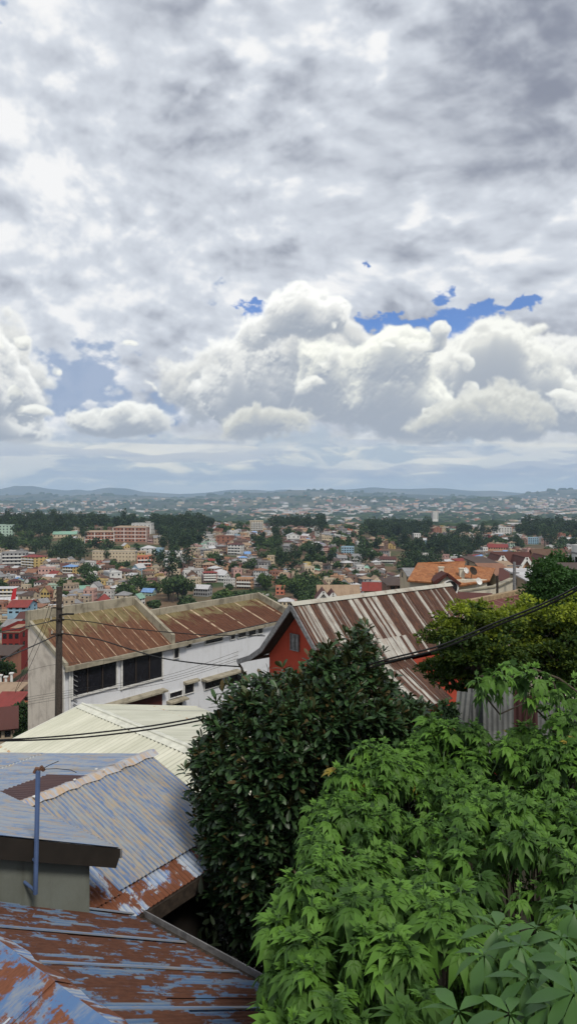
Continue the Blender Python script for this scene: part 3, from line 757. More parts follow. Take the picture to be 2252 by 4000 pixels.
m.bar(Rb - ZUP * .07, e1 - ZUP * .07, .04, .12); m.build('fascia', M['dark_wood'], bh)
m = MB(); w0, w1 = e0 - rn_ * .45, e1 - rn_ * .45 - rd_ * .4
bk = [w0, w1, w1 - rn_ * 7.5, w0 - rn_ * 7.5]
m.hexa([V((p.x, p.y, -10.5)) for p in bk], [V((p.x, p.y, -5.45)) if i < 2 else V((p.x, p.y, -5.9)) for i, p in enumerate(bk)]); m.build('wall', M['board_and_eave_shade'], bh)  # wall coloured near black, standing in for the shade under the eave

# ================================================================ little upper room with the lean-to roof
ur = thing('upper_room', 'grey rendered upper room under a pale blue lean-to iron roof, at the left edge of the frame', 'annex', (-3, 9, -5.3))
T_ = V((-2.1, 9.2, -4.36)); mm = V((-.776, .631, 0)); up_ = V((-.631, -.776, 0))
sv_ = (up_ + V((0, 0, .45))).normalized()
m = MB(); m.corr(T_, mm, sv_, [(0, 0), (4.6, 0), (4.6, 3.3), (0, 3.3)], seed=21, amp=.010, lap=5); m.build('roof', M['blue_b'], ur)
m = MB(); m.bar(T_ - ZUP * .13 + mm * .02 , T_ - ZUP * .13 + sv_ * 3.3 + mm * .02, .03, .22)
k0 = T_ - ZUP * .19 + mm * .03; m.face([k0, k0 + sv_ * 3.3, k0 + sv_ * 3.3 + mm * .5, k0 + mm * .5]); m.build('fascia', M['board_and_eave_shade'], ur)
m = MB(); m.bar(T_ - ZUP * .075 - up_ * .03, T_ - ZUP * .075 - up_ * .03 + mm * 4.6, .03, .11); m.build('gutter', M['grey_wood'], ur)
K = V((-2.43, 9.05, 0)); 
m = MB()
c4 = [K, K + up_ * 3.0, K + up_ * 3.0 + mm * 3.6, K + mm * 3.6]
tz = [-4.62 + .45 * .30, -4.62 + .45 * 3.3, -4.62 + .45 * 3.3, -4.62 + .45 * .30]
m.hexa([V((p.x, p.y, -5.5)) for p in c4], [V((p.x, p.y, z)) for p, z in zip(c4, tz)]); m.build('wall', M['wall_green'], ur)

# ================================================================ blue rusty roof nearest the camera
br = thing('rusty_roofed_house', 'house under a rust-eaten blue corrugated roof at the bottom left', 'house', (-2, 8, -10))
G0 = V((-2.017, 9.746, -5.5)); gd = V((.7756, -.6313, 0)); gu = V((-.6313, -.7756, 0))
cv = (gu + V((0, 0, .53))).normalized(); cl = 2.78 * math.hypot(1, .53)
m = MB(); m.corr(G0, gd, cv, [(-.05, 0), (5.2, 0), (5.2, cl), (-.05, cl)], seed=31, amp=.010, lap=2.0, jit=.010, sheet=.66); m.build('roof', M['blue_c'], br)
Rc = G0 + cv * cl
dv = (gu + V((0, 0, -.32))).normalized()
m = MB(); m.corr(Rc, gd, dv, [(-.4, 0), (5.2, 0), (5.2, 3), (-.4, 3)], seed=32, amp=.010); m.build('roof', M['blue_c'], br)
m = MB()
for i in range(4):
    a0, a1 = -.3 + i * 1.32, -.3 + i * 1.32 + 1.38; e = .03 + .009 * (i % 2); n_ = 8
    for k in range(n_):
        x0, x1 = a0 + (a1 - a0) * k / n_, a0 + (a1 - a0) * (k + 1) / n_
        w = lambda x: .19 + .028 * math.sin(x * 9) + .02 * math.sin(x * 23)
        m.face([Rc + gd * x0 + ZUP * e * 1.6, Rc + gd * x1 + ZUP * e * 1.6, Rc + gd * x1 - cv * w(x1) + ZUP * e, Rc + gd * x0 - cv * w(x0) + ZUP * e], 1, [(x0, 0), (x1, 0), (x1, .2), (x0, .2)])
        m.face([Rc + gd * x0 + ZUP * e * 1.6, Rc + gd * x1 + ZUP * e * 1.6, Rc + gd * x1 + dv * .62 + ZUP * e, Rc + gd * x0 + dv * .62 + ZUP * e], 0, [(x0, 0), (x1, 0), (x1, -.6), (x0, -.6)])
    m.bar(Rc + gd * a0 + ZUP * e * 1.5, Rc + gd * a0 + dv * .62 + ZUP * e * 1.2, .02, .016, 1)
m.build('ridge_cap', [M['blue_trough'], M['rust_edge']], br)
m = MB()
m.bar(G0 - gu * .05 - ZUP * .05 + gd * -.05, G0 - gu * .05 - ZUP * .05 + gd * 5.2, .10, .03); m.bar(G0 - gu * .10 + gd * -.05, G0 - gu * .10 + gd * 5.2, .015, .09, 1)
m.build('gutter', [M['dark_wood'], M['grey_wood']], br)
m = MB(); vv = cv
for i, x in enumerate((.02, 1.01, 1.9, 2.85)):                 # raised pale lap seams between the sheets
    m.bar(G0 + gd * x + ZUP * .028 + vv * .05, G0 + gd * x + ZUP * .028 + vv * (cl - .2), .045, .012)
m.build('lap_seam', M['blue_b'], br)
m = MB(); c4 = [G0 + gu * .35, G0 + gd * 5 + gu * .35, G0 + gd * 5 + gu * 5, G0 + gu * 5]
m.hexa([V((p.x, p.y, -10.5)) for p in c4], [V((p.x, p.y, z)) for p, z in zip(c4, (-5.4, -5.4, -5.1, -5.1))]); m.build('wall', M['wall_green'], br)
m = MB()
for (px, py, D, w) in ((228, 3615, 8.95, .10), (110, 3805, 7.2, .07), (415, 3972, 7.05, .12)):
    p = P(px, py, D); m.box(p + ZUP * .02, (V((.9, .3, .1))).normalized(), V((-.3, .9, .3)).normalized(), ZUP, w, .035, .006)
sc_ = m.build('sheet_metal_scrap', M['white_frame']); sc_['label'] = 'small pale scraps of sheet metal lying on the rusty blue roof'; sc_['category'] = 'scraps'; sc_['kind'] = 'stuff'

# ---------------------------------------------------------------- blue pipe mast on the upper room
pm = thing('pipe_mast', 'thin blue pipe mast bracketed to the grey rendered wall', 'mast', tuple(P(140, 3490, 8.2)))
pb, pt = P(139, 3492, 8.25), P(153, 3012, 8.25); pt.x = pb.x + .03; pt.y = pb.y
m = MB(); m.tube([pb, pt], .026, 10); m.build('pole', M['blue_pipe'], pm)
for py, dx in ((3366, -.16), (3480, -.23)):
    z = (HY - py) / F * 8.25; m = MB(); m.tube([V((pb.x, pb.y, z)), V((pb.x + dx, pb.y + .17, z + .05))], .018, 8); m.build('bracket', M['blue_pipe'], pm)
m = MB(); m.tube([pt - V((.045, 0, .02)), pt + V((-.02, 0, .03)), pt + V((.05, 0, .02))], .02, 6); m.tube([pt + V((.03, 0, .05)), pt + V((.06, .02, 0))], .022, 6); m.build('clamp', M['rust_metal'], pm)
m = MB(); m.tube([pt + V((.04, 0, .02)), pt + V((.2, .02, .02)), pt + V((.36, .03, 0)), pt + V((.42, .03, -.03))], .004, 5); m.tube([pt + V((.04, 0, .02)), pt + V((.12, .02, .06)), pt + V((.22, .03, .1))], .004, 5); m.build('wire', M['cable'], pm)

# ================================================================ red house with striped rusty roof
rh = thing('red_house', 'red gabled house with a steep rust-striped iron roof and a grey shuttered attic window', 'house', (2, 26, -13))
Rr = V((.116, 28, -4)); ad = V((.758, .652, 0)); qd = V((.652, -.758, 0))
def rp(a, t, z): return Rr + ad * a + qd * t + V((0, 0, z))
v1 = (qd + V((0, 0, -1.05))).normalized(); L1 = 2.13 * math.hypot(1, 1.05)
m = MB(); m.corr(Rr, ad, v1, [(0, 0), (9.7, 0), (9.7, L1), (0, L1)], pitch=.19, amp=.012, seg=4, sheet=.72, lap=1.54, seed=41, jit=.02); m.build('roof', M['striped'], rh)
o2 = rp(0, 2.0, -2.42); v2 = (qd + V((0, 0, -.58))).normalized()
m = MB(); m.corr(o2 - v2 * 6.16, ad, v2, [(0, 6.16), (4.6, 6.16), (4.6, 8.5), (0, 8.5)], pitch=.19, amp=.012, seg=4, sheet=.72, lap=1.54, seed=42, jit=.03); m.build('roof', M['striped'], rh)
m = MB()
prof = [(0, 0), (-1.8, -1.93), (-2.5, -2.35), (-3.35, -2.66)]
for (t0, z0), (t1, z1) in zip(prof, prof[1:]):
    d = (rp(0, t1, z1) - rp(0, t0, z0)); m.corr(rp(0, t0, z0), ad, d, [(0, 0), (9.7, 0), (9.7, d.length), (0, d.length)], pitch=.19, amp=.012, seg=4, seed=43)
m.build('roof', M['striped'], rh)
m = MB()
for s in (1, -1): m.face([rp(-.05, 0, .07), rp(9.75, 0, .07), rp(9.75, s * .16, -.07), rp(-.05, s * .16, -.07)])
m.build('ridge_cap', M['old_cap'], rh)
m = MB()     # bargeboards following the flared gable
pr = [(3.9, -3.52), (2.05, -2.42), (2.13, -2.28), (0, 0)] 
for (t0, z0), (t1, z1) in zip(pr, pr[1:]): m.bar(rp(-.04, t0, z0 - .11), rp(-.04, t1, z1 - .11), .06, .17)
for (t0, z0), (t1, z1) in zip(prof, prof[1:]): m.bar(rp(-.04, t0, z0 - .10), rp(-.04, t1, z1 - .10), .06, .2)
for (t0, z0), (t1, z1) in zip(prof, prof[1:]): m.face([rp(-.03, t0, z0 - .14), rp(-.03, t1, z1 - .14), rp(.6, t1, z1 - .14), rp(.6, t0, z0 - .14)], 1)
m.bar(rp(-.04, -3.35, -2.74), rp(9.7, -3.35, -2.74), .12, .12)
m.build('bargeboard', [M['grey_wood'], M['dark_wood']], rh)
m = MB()
g_ = [rp(.55, -2.0, -9), rp(.55, 3.6, -9), rp(.55, 3.6, -3.6), rp(.55, 2.0, -2.5), rp(.55, 0, -.22), rp(.55, -1.75, -2.05), rp(.55, -2.0, -2.3)]
m.face(g_); gb = [p + ad * 8.8 for p in g_]; m.face(gb[::-1])
m.face([g_[0], g_[6], gb[6], gb[0]]); m.face([rp(.55, 2.0, -9), rp(9.35, 2.0, -9), rp(9.35, 2.0, -2.45), rp(.55, 2.0, -2.45)])
m.face([rp(.55, 3.6, -9), rp(4.4, 3.6, -9), rp(4.4, 3.6, -3.55), rp(.55, 3.6, -3.55)]); m.face([rp(4.4, 3.6, -9), rp(4.4, 2.0, -9), rp(4.4, 2.0, -2.7), rp(4.4, 3.6, -3.55)])
m.bar(rp(.35, -1.92, -9), rp(.35, -1.92, -2.4), .3, .3)
m.build('wall', M['red_wall'], rh)
def gt(px, a=.5):
    k = (px - 1126) / F; o = Rr + ad * a; return (k * o.y - o.x) / (qd.x - k * qd.y)
t0, t1 = gt(1136), gt(1166); D_ = (Rr + ad * .5 + qd * t0).y; zt_, zb_ = (HY - 2475) / F * D_ + 4, (HY - 2536) / F * D_ + 4
sh = MB(); sh.hexa([rp(.50, t0, zb_), rp(.50, t1, zb_), rp(.56, t1, zb_), rp(.56, t0, zb_)], [rp(.50, t0, zt_), rp(.50, t1, zt_), rp(.56, t1, zt_), rp(.56, t0, zt_)])
for t in (t0, (t0 + t1) / 2, t1): sh.bar(rp(.47, t, zb_ - .03), rp(.47, t, zt_ + .03), .03, .04, up=ad)
for z in (zb_, zt_): sh.bar(rp(.462, t0 - .02, z), rp(.462, t1 + .02, z), .04, .04)
sh.build('shutter', M['grey_wood'], rh)
m = MB(); m.tube([rp(.0, -3.3, -2.85), rp(.0, -3.1, -3.0), rp(.02, -3.1, -3.2), rp(.1, -2.6, -3.5)], .05, 8); m.build('downpipe', M['dark_wood'], rh)

# ================================================================ low roof with ochre coping beyond the yellow-green trees
lr = thing('low_roofed_shed', 'low shed with maroon ribbed iron roof under an ochre coping, behind the yellow-green trees', 'shed', (12, 40, -10))
c0, c1 = P(1816, 2356, 38), P(2180, 2281, 45.9); cd = (c1 - c0).normalized(); cn = V((cd.y, -cd.x, 0)); z_ = c0.z
m = MB(); m.bar(c0, c1, .3, .28); m.build('coping', M['ochre'], lr)
m = MB(); v_ = (cn + V((0, 0, -.22))).normalized(); Lc = (c1 - c0).length
m.corr(c0 + cn * .15 - ZUP * .1, cd, v_, [(0, 0), (Lc, 0), (Lc, 5), (0, 5)], pitch=.31, amp=.012, seg=4, sheet=.9, seed=51)
M['maroon_rib'] = rust_sheet('maroon_ribbed_iron', rust=(0.075, 0.026, 0.024), moss=(0.13, 0.06, 0.045), light=(0.30, 0.18, 0.13), cover=.35, ribs=.9, seed=3.0)
m.build('roof', M['maroon_rib'], lr)
m = MB(); b4 = [c0, c1, c1 + cn * 4.8, c0 + cn * 4.8]; m.hexa([V((p.x, p.y, -12)) for p in b4], [V((p.x, p.y, c0.z - .25 - (1.1 if i > 1 else 0))) for i, p in enumerate(b4)]); m.build('wall', M['end_wall'], lr)

# ================================================================ orange tiled house
oh = thing('tiled_house', 'house with an orange clay tile roof, two chimneys and a white arched gable', 'house', tuple(P(1760, 2400, 70)))
def roofq(m, pts, th=.15, mat=0):
    n = (pts[1] - pts[0]).cross(pts[3] - pts[0]).normalized(); n = n if n.z > 0 else -n
    e = (pts[1] - pts[0]).normalized(); w = n.cross(e)
    m.face([p for p in pts], mat, [((p - pts[0]).dot(e), (p - pts[0]).dot(w)) for p in pts])
    m.hexa([p - n * th for p in pts], [p - n * .01 for p in pts], mat)
m = MB(); DR, DE = 71.5, 66.5
def pb_(px, py, D): return P(px, py, D)
roofq(m, [pb_(1589, 2267, DE), pb_(1700, 2275, DE), pb_(1725, 2202, DR), pb_(1630, 2197, DR)])
roofq(m, [pb_(1700, 2275, DE), pb_(1794, 2287, DE), pb_(1816, 2191, DR), pb_(1725, 2202, DR)])
roofq(m, [pb_(1794, 2287, DE), pb_(1910, 2267, DE + .6), pb_(1932, 2219, DR), pb_(1806, 2208, DR)])
k1, k2, k3 = pb_(1630, 2197, DR), pb_(1816, 2191, DR), pb_(1932, 2219, DR)
for a, b in ((k1, k2), (k2 - ZUP * .4, k3)): roofq(m, [a, b, b + V((0, 5, -2)), a + V((0, 5, -2))])
m.build('roof', M['tiles'], oh)
m = MB()
m.hexa([V((p.x, p.y, -12)) for p in (pb_(1597, 2300, DE + .6), pb_(1900, 2300, DE + .8), pb_(1900, 2300, 76), pb_(1612, 2300, 76))], [V((p.x, p.y, -7.45)) for p in (pb_(1597, 2300, DE + .6), pb_(1900, 2300, DE + .8), pb_(1900, 2300, 76), pb_(1612, 2300, 76))])
m.face([pb_(1700, 2290, 65.9), pb_(1786, 2290, 65.9), pb_(1744, 2248, 65.9)]); m.hexa([V((p.x, p.y, -12)) for p in (pb_(1700, 2290, 65.9), pb_(1786, 2290, 65.9), pb_(1786, 2290, 67.2), pb_(1700, 2290, 67.2))], [V((p.x, p.y, pb_(0, 2290, 65.9).z)) for p in (pb_(1700, 2290, 65.9), pb_(1786, 2290, 65.9), pb_(1786, 2290, 67.2), pb_(1700, 2290, 67.2))])
m.face([k3 + V((-.35, -4.4, -1.3)), k3 + V((-.35, .2, -.2)), k3 + V((-.35, 4.5, -2)), V((k3.x - .35, 75, -12)), V((k3.x - .35, 67, -12))])
m.build('wall', M['cream'], oh)
m = MB(); m.bar(pb_(1693, 2278, 65.7), pb_(1744, 2243, 65.7), .25, .28); m.bar(pb_(1744, 2243, 65.7), pb_(1795, 2283, 65.7), .25, .28)
for a, b in (((1693, 2276), (1744, 2243)), ((1744, 2243), (1795, 2283))):
    p, q_ = pb_(*a, 65.7) + ZUP * .1, pb_(*b, 65.7) + ZUP * .1; roofq(m, [p, q_, q_ + V((0, 2.4, 0)), p + V((0, 2.4, 0))], .08)
m.build('bargeboard', M['dark_red'], oh)
m = MB(); cc = pb_(1757, 2296, 65.75)
for r0, r1, mt, y in ((.62, .75, 0, -.06), (0, .62, 1, -.02)):
    for k in range(14):
        a0, a1 = math.pi * 2 * k / 14, math.pi * 2 * (k + 1) / 14
        f_ = lambda r, a: cc + V((r * math.cos(a), y, r * math.sin(a)))
        m.face([f_(r0, a0), f_(r1, a0), f_(r1, a1), f_(r0, a1)] if r0 else [cc + V((0, y, 0)), f_(r1, a0), f_(r1, a1)], mt)
m.build('window', [M['white_frame'], M['glass']], oh)
for (px, py, yb) in ((1721, 2217, 2245), (1801, 2222, 2253)):
    m = MB(); b = P(px, yb, 68.3); m.box(b - ZUP * .3, V((1, 0, 0)), V((0, 1, 0)), ZUP, .42, .42, (yb - py) / F * 68.3 + .3); m.box(b + ZUP * ((yb - py) / F * 68.3), V((1, 0, 0)), V((0, 1, 0)), ZUP, .52, .52, .08); m.build('chimney', M['cream'], oh)
def dish(px, py, D, r, lab, mat='white_frame', az_=.5):
    p = P(px, py, D); m = MB(); n = V((math.sin(az_), -math.cos(az_), .5)).normalized(); a = n.cross(ZUP).normalized(); b = n.cross(a)
    K_ = 12
    for j in range(3):
        r0, r1 = r * j / 3, r * (j + 1) / 3
        for k in range(K_):
            t0, t1 = 2 * math.pi * k / K_, 2 * math.pi * (k + 1) / K_
            g = lambda rr, t: p + (a * math.cos(t) + b * math.sin(t)) * rr + n * (rr * rr / r * .35)
            m.face([g(r0, t0), g(r1, t0), g(r1, t1), g(r0, t1)] if j else [p, g(r1, t0), g(r1, t1)])
    m.tube([p, p - n * r * .6 - ZUP * r * 1.4], r * .07, 5); m.tube([p - b * r * .9, p + n * r * .9], r * .05, 5)
    o = m.build('satellite_dish', M[mat]); o['label'] = lab; o['category'] = 'satellite dish'
dish(1817, 2230, 67.9, .3, 'white satellite dish beside the right chimney of the orange tiled roof')
dish(1843, 2232, 67.6, .42, 'dark mesh satellite dish on the orange tiled roof, right of both chimneys', 'dark_wood')
dish(1866, 2272, 64, .33, 'white satellite dish under the right eave of the orange tiled roof')
yw = thing('yard_wall', 'cream yard wall below the orange tiled house, beside the grey pole', 'wall', tuple(P(1900, 2380, 60)))
m = MB(); a, b, c = P(1790, 2312, 60), P(1935, 2292, 60), P(2000, 2262, 66)
for p, q_ in ((a, b), (b, c)):
    m.hexa([V((p.x, p.y, -12)), V((q_.x, q_.y, -12)), V((q_.x, q_.y + .3, -12)), V((p.x, p.y + .3, -12))], [p, q_, q_ + V((0, .3, 0)), p + V((0, .3, 0))])
m.build('panel', M['cream'], yw)
m = MB()
for p, q_ in ((a, b), (b, c)): m.bar(p + V((0, .15, .03)), q_ + V((0, .15, .03)), .5, .12)
m.build('coping', M['parapet'], yw)
# ================================================================ the town on the hillside
WALLS = {'cream': (.50, .42, .30), 'white': (.58, .58, .56), 'pale pink': (.48, .30, .26), 'brick orange': (.31, .145, .095), 'yellow': (.50, .37, .15),
         'grey': (.27, .27, .27), 'brown brick': (.19, .12, .09), 'pale blue': (.26, .40, .50), 'beige': (.38, .31, .23), 'mint': (.36, .48, .40),
         'salmon': (.52, .19, .12), 'red': (.20, .03, .026), 'peach': (.52, .31, .19), 'lilac': (.42, .40, .55)}
ROOFS = {'rust brown': (.115, .072, .052), 'maroon': (.085, .034, .030), 'red': (.21, .04, .035), 'grey iron': (.22, .225, .23), 'pale iron': (.46, .47, .48),
         'clay tile': (.23, .115, .07), 'dark brown': (.07, .05, .042), 'green': (.20, .36, .28), 'blue': (.16, .30, .55), 'tan': (.30, .22, .15)}
def wallmat(nm, c):
    def f():
        p = OBJ(); x, y, z = p.sep(); n = N.noise(p, .5, 6, .65); st = N.noise(N.xyz(x, y, z * .15), 1.0, 5, .65)
        return {'col': N.mix(N.step(n * .5 + st * .5, .42, .72) * .55, c, tuple(v * .45 for v in c)), 'rough': .9, 'spec': .15}
    return material(nm.replace(' ', '_') + '_render', f)
def roofmat(nm, c):
    def f():
        p = OBJ(); x, y, z = p.sep(); n = N.noise(p, .7, 6, .65); st = N.noise(N.xyz(x * 4, y * .4, z), 1.0, 4, .65)
        return {'col': N.mix(N.step(n * .5 + st * .5, .40, .68) * .7, c, (c[0] * .45 + .03, c[1] * .4 + .015, c[2] * .4 + .01)), 'rough': .8, 'spec': .25}
    return material(nm.replace(' ', '_') + '_roofing', f)
WM = {k: wallmat(k, v) for k, v in WALLS.items()}; RM = {k: roofmat(k, v) for k, v in ROOFS.items()}
X_, Y_ = V((1, 0, 0)), V((0, 1, 0))
def kit(W, Dp, H, roof, rh_, floors, cols, scols=2, base=-4, wsize=(1.1, 1.25), ov=.45):
    """local house: front faces -Y. returns wall MB, roof MB, windows [list of corner sets]"""
    w, r = MB(), MB(); hx, hy = W / 2, Dp / 2
    q = [(-hx, -hy), (hx, -hy), (hx, hy), (-hx, hy)]
    b, t = [V((x, y, base)) for x, y in q], [V((x, y, H)) for x, y in q]
    w.hexa(b, t)
    if roof == 'gable':         # ridge along X
        for s in (-1, 1):
            w.face([V((s * hx, -hy, H)), V((s * hx, hy, H)), V((s * hx, 0, H + rh_))][::s])
            e = rh_ / hy; r.slab([V((-hx - ov, s * (hy + ov), H - e * ov + .08)), V((hx + ov, s * (hy + ov), H - e * ov + .08)), V((hx + ov, 0, H + rh_ + .08)), V((-hx - ov, 0, H + rh_ + .08))], .12)
    elif roof == 'gable_front':  # ridge along Y
        for s in (-1, 1):
            w.face([V((-hx, s * hy, H)), V((hx, s * hy, H)), V((0, s * hy, H + rh_))][::-s])
            e = rh_ / hx; r.slab([V((s * (hx + ov), -hy - ov, H - e * ov + .08)), V((s * (hx + ov), hy + ov, H - e * ov + .08)), V((0, hy + ov, H + rh_ + .08)), V((0, -hy - ov, H + rh_ + .08))], .12)
    elif roof == 'hip':
        k = max(0, hx - hy); a, c = V((-k, 0, H + rh_)), V((k, 0, H + rh_)); ex, ey = hx + ov, hy + ov; z = H
        o = [V((-ex, -ey, z)), V((ex, -ey, z)), V((ex, ey, z)), V((-ex, ey, z))]
        r.face([o[0], o[1], c, a] if k else [o[0], o[1], c]); r.face([o[2], o[3], a, c] if k else [o[2], o[3], a]); r.face([o[1], o[2], c]); r.face([o[3], o[0], a]); r.hexa([p - ZUP * .12 for p in o], [p - ZUP * .01 for p in o])
    elif roof == 'mono':
        r.slab([V((-hx - ov, -hy - ov, H + .05)), V((hx + ov, -hy - ov, H + .05)), V((hx + ov, hy + ov, H + rh_)), V((-hx - ov, hy + ov, H + rh_))], .12)
        w.hexa([V((-hx, hy - .2, H)), V((hx, hy - .2, H)), V((hx, hy, H)), V((-hx, hy, H))], [V((-hx, hy - .2, H + rh_ - .2)), V((hx, hy - .2, H + rh_ - .2)), V((hx, hy, H + rh_ - .15)), V((-hx, hy, H + rh_ - .15))])
    else:                        # flat slab with a low parapet and a stair head
        r.hexa([V((x * 1.04, y * 1.04, H)) for x, y in q], [V((x * 1.04, y * 1.04, H + .18)) for x, y in q])
        for i in range(4):
            (x0, y0), (x1, y1) = q[i], q[(i + 1) % 4]; w.bar(V((x0 * .98, y0 * .98, H + .5)), V((x1 * .98, y1 * .98, H + .5)), .14, .66)
        if rh_ > 0: w.box(V((-hx * .45, hy * .3, H + .15)), X_, Y_, ZUP, W * .3, Dp * .3, 2.1); r.box(V((-hx * .45, hy * .3, H + 2.25)), X_, Y_, ZUP, W * .36, Dp * .36, .12)
    win = []
    fh = H / floors
    for side in range(4):
        n = cols if side in (0, 2) else scols; L = W if side in (0, 2) else Dp
        for fl in range(floors):
            for c in range(n):
                u = (c + .5) / n * L - L / 2; z0 = fl * fh + fh * .34; ww, wh = min(wsize[0], L / n * .62), min(wsize[1], fh * .5)
                ax = [(V((1, 0, 0)), V((0, -1, 0)), hy), (V((0, 1, 0)), V((1, 0, 0)), hx), (V((-1, 0, 0)), V((0, 1, 0)), hy), (V((0, -1, 0)), V((-1, 0, 0)), hx)][side]
                win.append((side, ax[0] * u + ax[1] * ax[2] + ZUP * z0, ax[0], ax[1], ww, wh))
    return w, r, win
def win_mb(m, wdw, mat=0, d=.05):
    s, c, ax, nn, ww, wh = wdw; m.box(c, ax, nn, ZUP, ww, d * 2, wh, mat)
def frame_mb(m, wdw, mat):
    s, c, ax, nn, ww, wh = wdw; m.box(c - ZUP * .12, ax, nn, ZUP, ww + .3, .2, .1, mat); m.box(c + ZUP * wh, ax, nn, ZUP, ww + .2, .14, .1, mat)

def place(o, x, y, yaw, z=None):
    o.location = (x, y, g1(x, y) if z is None else z); o.rotation_euler = (0, 0, yaw)

# ---- anchors: landmark buildings read off the photograph
OCC = []      # (x, y, radius) taken ground
ANCH = []
LMR = []
def landmark(name, label, cat, px0, px1, pyt, pyb, wall, roof, rstyle, floors, cols, rhf=.25, dep=.8, yaw=0.0, extra=None, scols=2, anchor=None, D=None, wsize=(1.2, 1.4), bands=False):
    pc = (px0 + px1) / 2; D = D or hit(pc, pyb); W = (px1 - px0) / F * D; tot = (pyb - pyt) / F * D
    rr = tot * rhf if rstyle != 'flat' else 0; H = tot - rr; Dp = W * dep
    if yaw: W = W / (math.cos(abs(yaw)) + dep * math.sin(abs(yaw))); Dp = W * dep
    w, r, win = kit(W, Dp, H, rstyle, rr, floors, cols, scols, wsize=wsize)
    x = (pc - 1126) / F * D; zb = (HY - pyb) / F * D
    t = thing(name, label, cat, (x, D + Dp / 2 * math.cos(yaw), zb)); t.rotation_euler = (0, 0, yaw)
    def put(mb, nm, mats, par=t):
        me = mb.mesh(nm); [me.materials.append(q) for q in (mats if isinstance(mats, list) else [mats])]
        o = bpy.data.objects.new(nm, me); C.objects.link(o); o.parent = par; return o
    if bands:
        for k in range(1, floors + 1): w.box(V((0, -Dp / 2, H * k / floors - .25)), X_, Y_, ZUP, W + .1, .14, .55, 1)
        for k in range(cols // 3 + 1): w.box(V((-W / 2 + W * k / (cols // 3), -Dp / 2, 0)), X_, Y_, ZUP, .6, .2, H - .3, 1); 
        for k in range(3): w.box(V((W / 2 * (1 if yaw < 0 else 1), -Dp / 2 + Dp * k / 2, 0)), Y_, X_, ZUP, .35, .2, H - .3, 1)
    put(w, 'wall', [WM[wall], M['white_frame']]); put(r, 'roof', RM[roof])
    for wd in win:
        if wd[0] == 2: continue
        g = MB(); win_mb(g, wd); put(g, 'window', M['glass'])
    if extra: extra(t, put, W, Dp, H)
    if rstyle == 'gable' and W > 6:
        pass
    LMR.append((px0, px1, pyt, pyb, D)); OCC.append((x, D + Dp / 2, max(W, Dp) * .55)); ANCH.append((pc, pyb, anchor or label))
    return t
def balc(n):
    def f(t, put, W, Dp, H):
        for k in range(1, n):
            g = MB(); z = H * k / n; g.box(V((0, -Dp / 2 - .6, z - .1)), X_, Y_, ZUP, W * .9, 1.2, .15); g.box(V((0, -Dp / 2 - 1.15, z + .05)), X_, Y_, ZUP, W * .9, .08, .8); put(g, 'balcony', M['white_frame'])
    return f
landmark('institute_building', 'low wing of the red brick institute, three storeys between white frames', 'building', 330, 444, 2072, 2122, 'brick orange', 'tan', 'hip', 3, 9, .12, .30, .12, anchor='the low brick wing', bands=True, wsize=(1.6, 1.4))
landmark('institute_building', 'tall wing of the red brick institute, four storeys between white frames', 'building', 440, 578, 2054, 2118, 'brick orange', 'tan', 'hip', 4, 9, .10, .32, -.12, anchor='the tall brick wing', bands=True, wsize=(1.6, 1.4))
landmark('concrete_block', 'pale grey block with a white top floor rising behind the brick institute', 'building', 512, 600, 2046, 2090, 'white', 'grey iron', 'flat', 3, 5, 0, .5, -.2, D=hit(550, 2095) + 45, anchor='the pale block behind the institute')
landmark('green_roofed_hall', 'long low hall with a mint green roof among dark trees', 'hall', 204, 298, 2076, 2100, 'cream', 'green', 'gable', 1, 6, .45, .4, .1, anchor='the mint-roofed hall')
landmark('mint_apartment_block', 'pale mint apartment block cut by the left frame edge, below the wooded hill', 'building', -20, 48, 2052, 2095, 'mint', 'pale iron', 'flat', 4, 5, 0, .5, .1, anchor='the mint apartment block')
landmark('apartment_block', 'cream five-storey apartment block with a red roof and balconies', 'building', 77, 176, 2168, 2228, 'yellow', 'red', 'hip', 5, 4, .12, .8, -.55, balc(5), 3, anchor='the cream apartment block')
landmark('apartment_block', 'grey and white four-storey block left of the cream apartment block', 'building', 2, 100, 2160, 2214, 'grey', 'pale iron', 'flat', 4, 6, 0, .5, .15, balc(4), 2, anchor='the grey and white block')
landmark('barracks', 'long three-storey cream barracks with rows of small square windows', 'building', 360, 530, 2154, 2196, 'cream', 'pale iron', 'flat', 3, 13, 0, .22, -.05, anchor='the long cream barracks', wsize=(.9, .9))
landmark('salmon_house', 'bright salmon three-storey box house with a round-arched roof edge', 'house', 530, 592, 2176, 2216, 'salmon', 'salmon' if False else 'clay tile', 'flat', 3, 4, 0, .8, .15, balc(3), anchor='the salmon box house')
landmark('domed_house', 'white house carrying a round pale pavilion roof beside a light blue house', 'house', 548, 605, 2132, 2172, 'white', 'pale iron', 'hip', 3, 3, .25, .8, 0, anchor='the white pavilion house')
landmark('blue_house', 'light blue flat-roofed house right of the white pavilion house', 'house', 600, 638, 2144, 2168, 'pale blue', 'pale iron', 'flat', 2, 2, 0, .8, -.1, anchor='the light blue house')
landmark('yellow_house', 'yellow house with long veranda just left of the white pavilion house', 'house', 500, 566, 2154, 2180, 'yellow', 'tan', 'mono', 2, 5, .15, .6, .1, anchor='the yellow veranda house')
landmark('yellow_house', 'egg-yellow three-storey house under a sky blue roof, right of the apartment blocks', 'house', 244, 300, 2206, 2250, 'yellow', 'blue', 'hip', 3, 4, .18, .9, -.3, balc(3), anchor='the blue-roofed yellow house')
landmark('pink_apartments', 'pink four-storey apartment house with white balcony fronts and red roof', 'building', 790, 846, 2232, 2276, 'pale pink', 'red', 'hip', 4, 5, .12, .7, .1, balc(4), anchor='the pink apartment house')
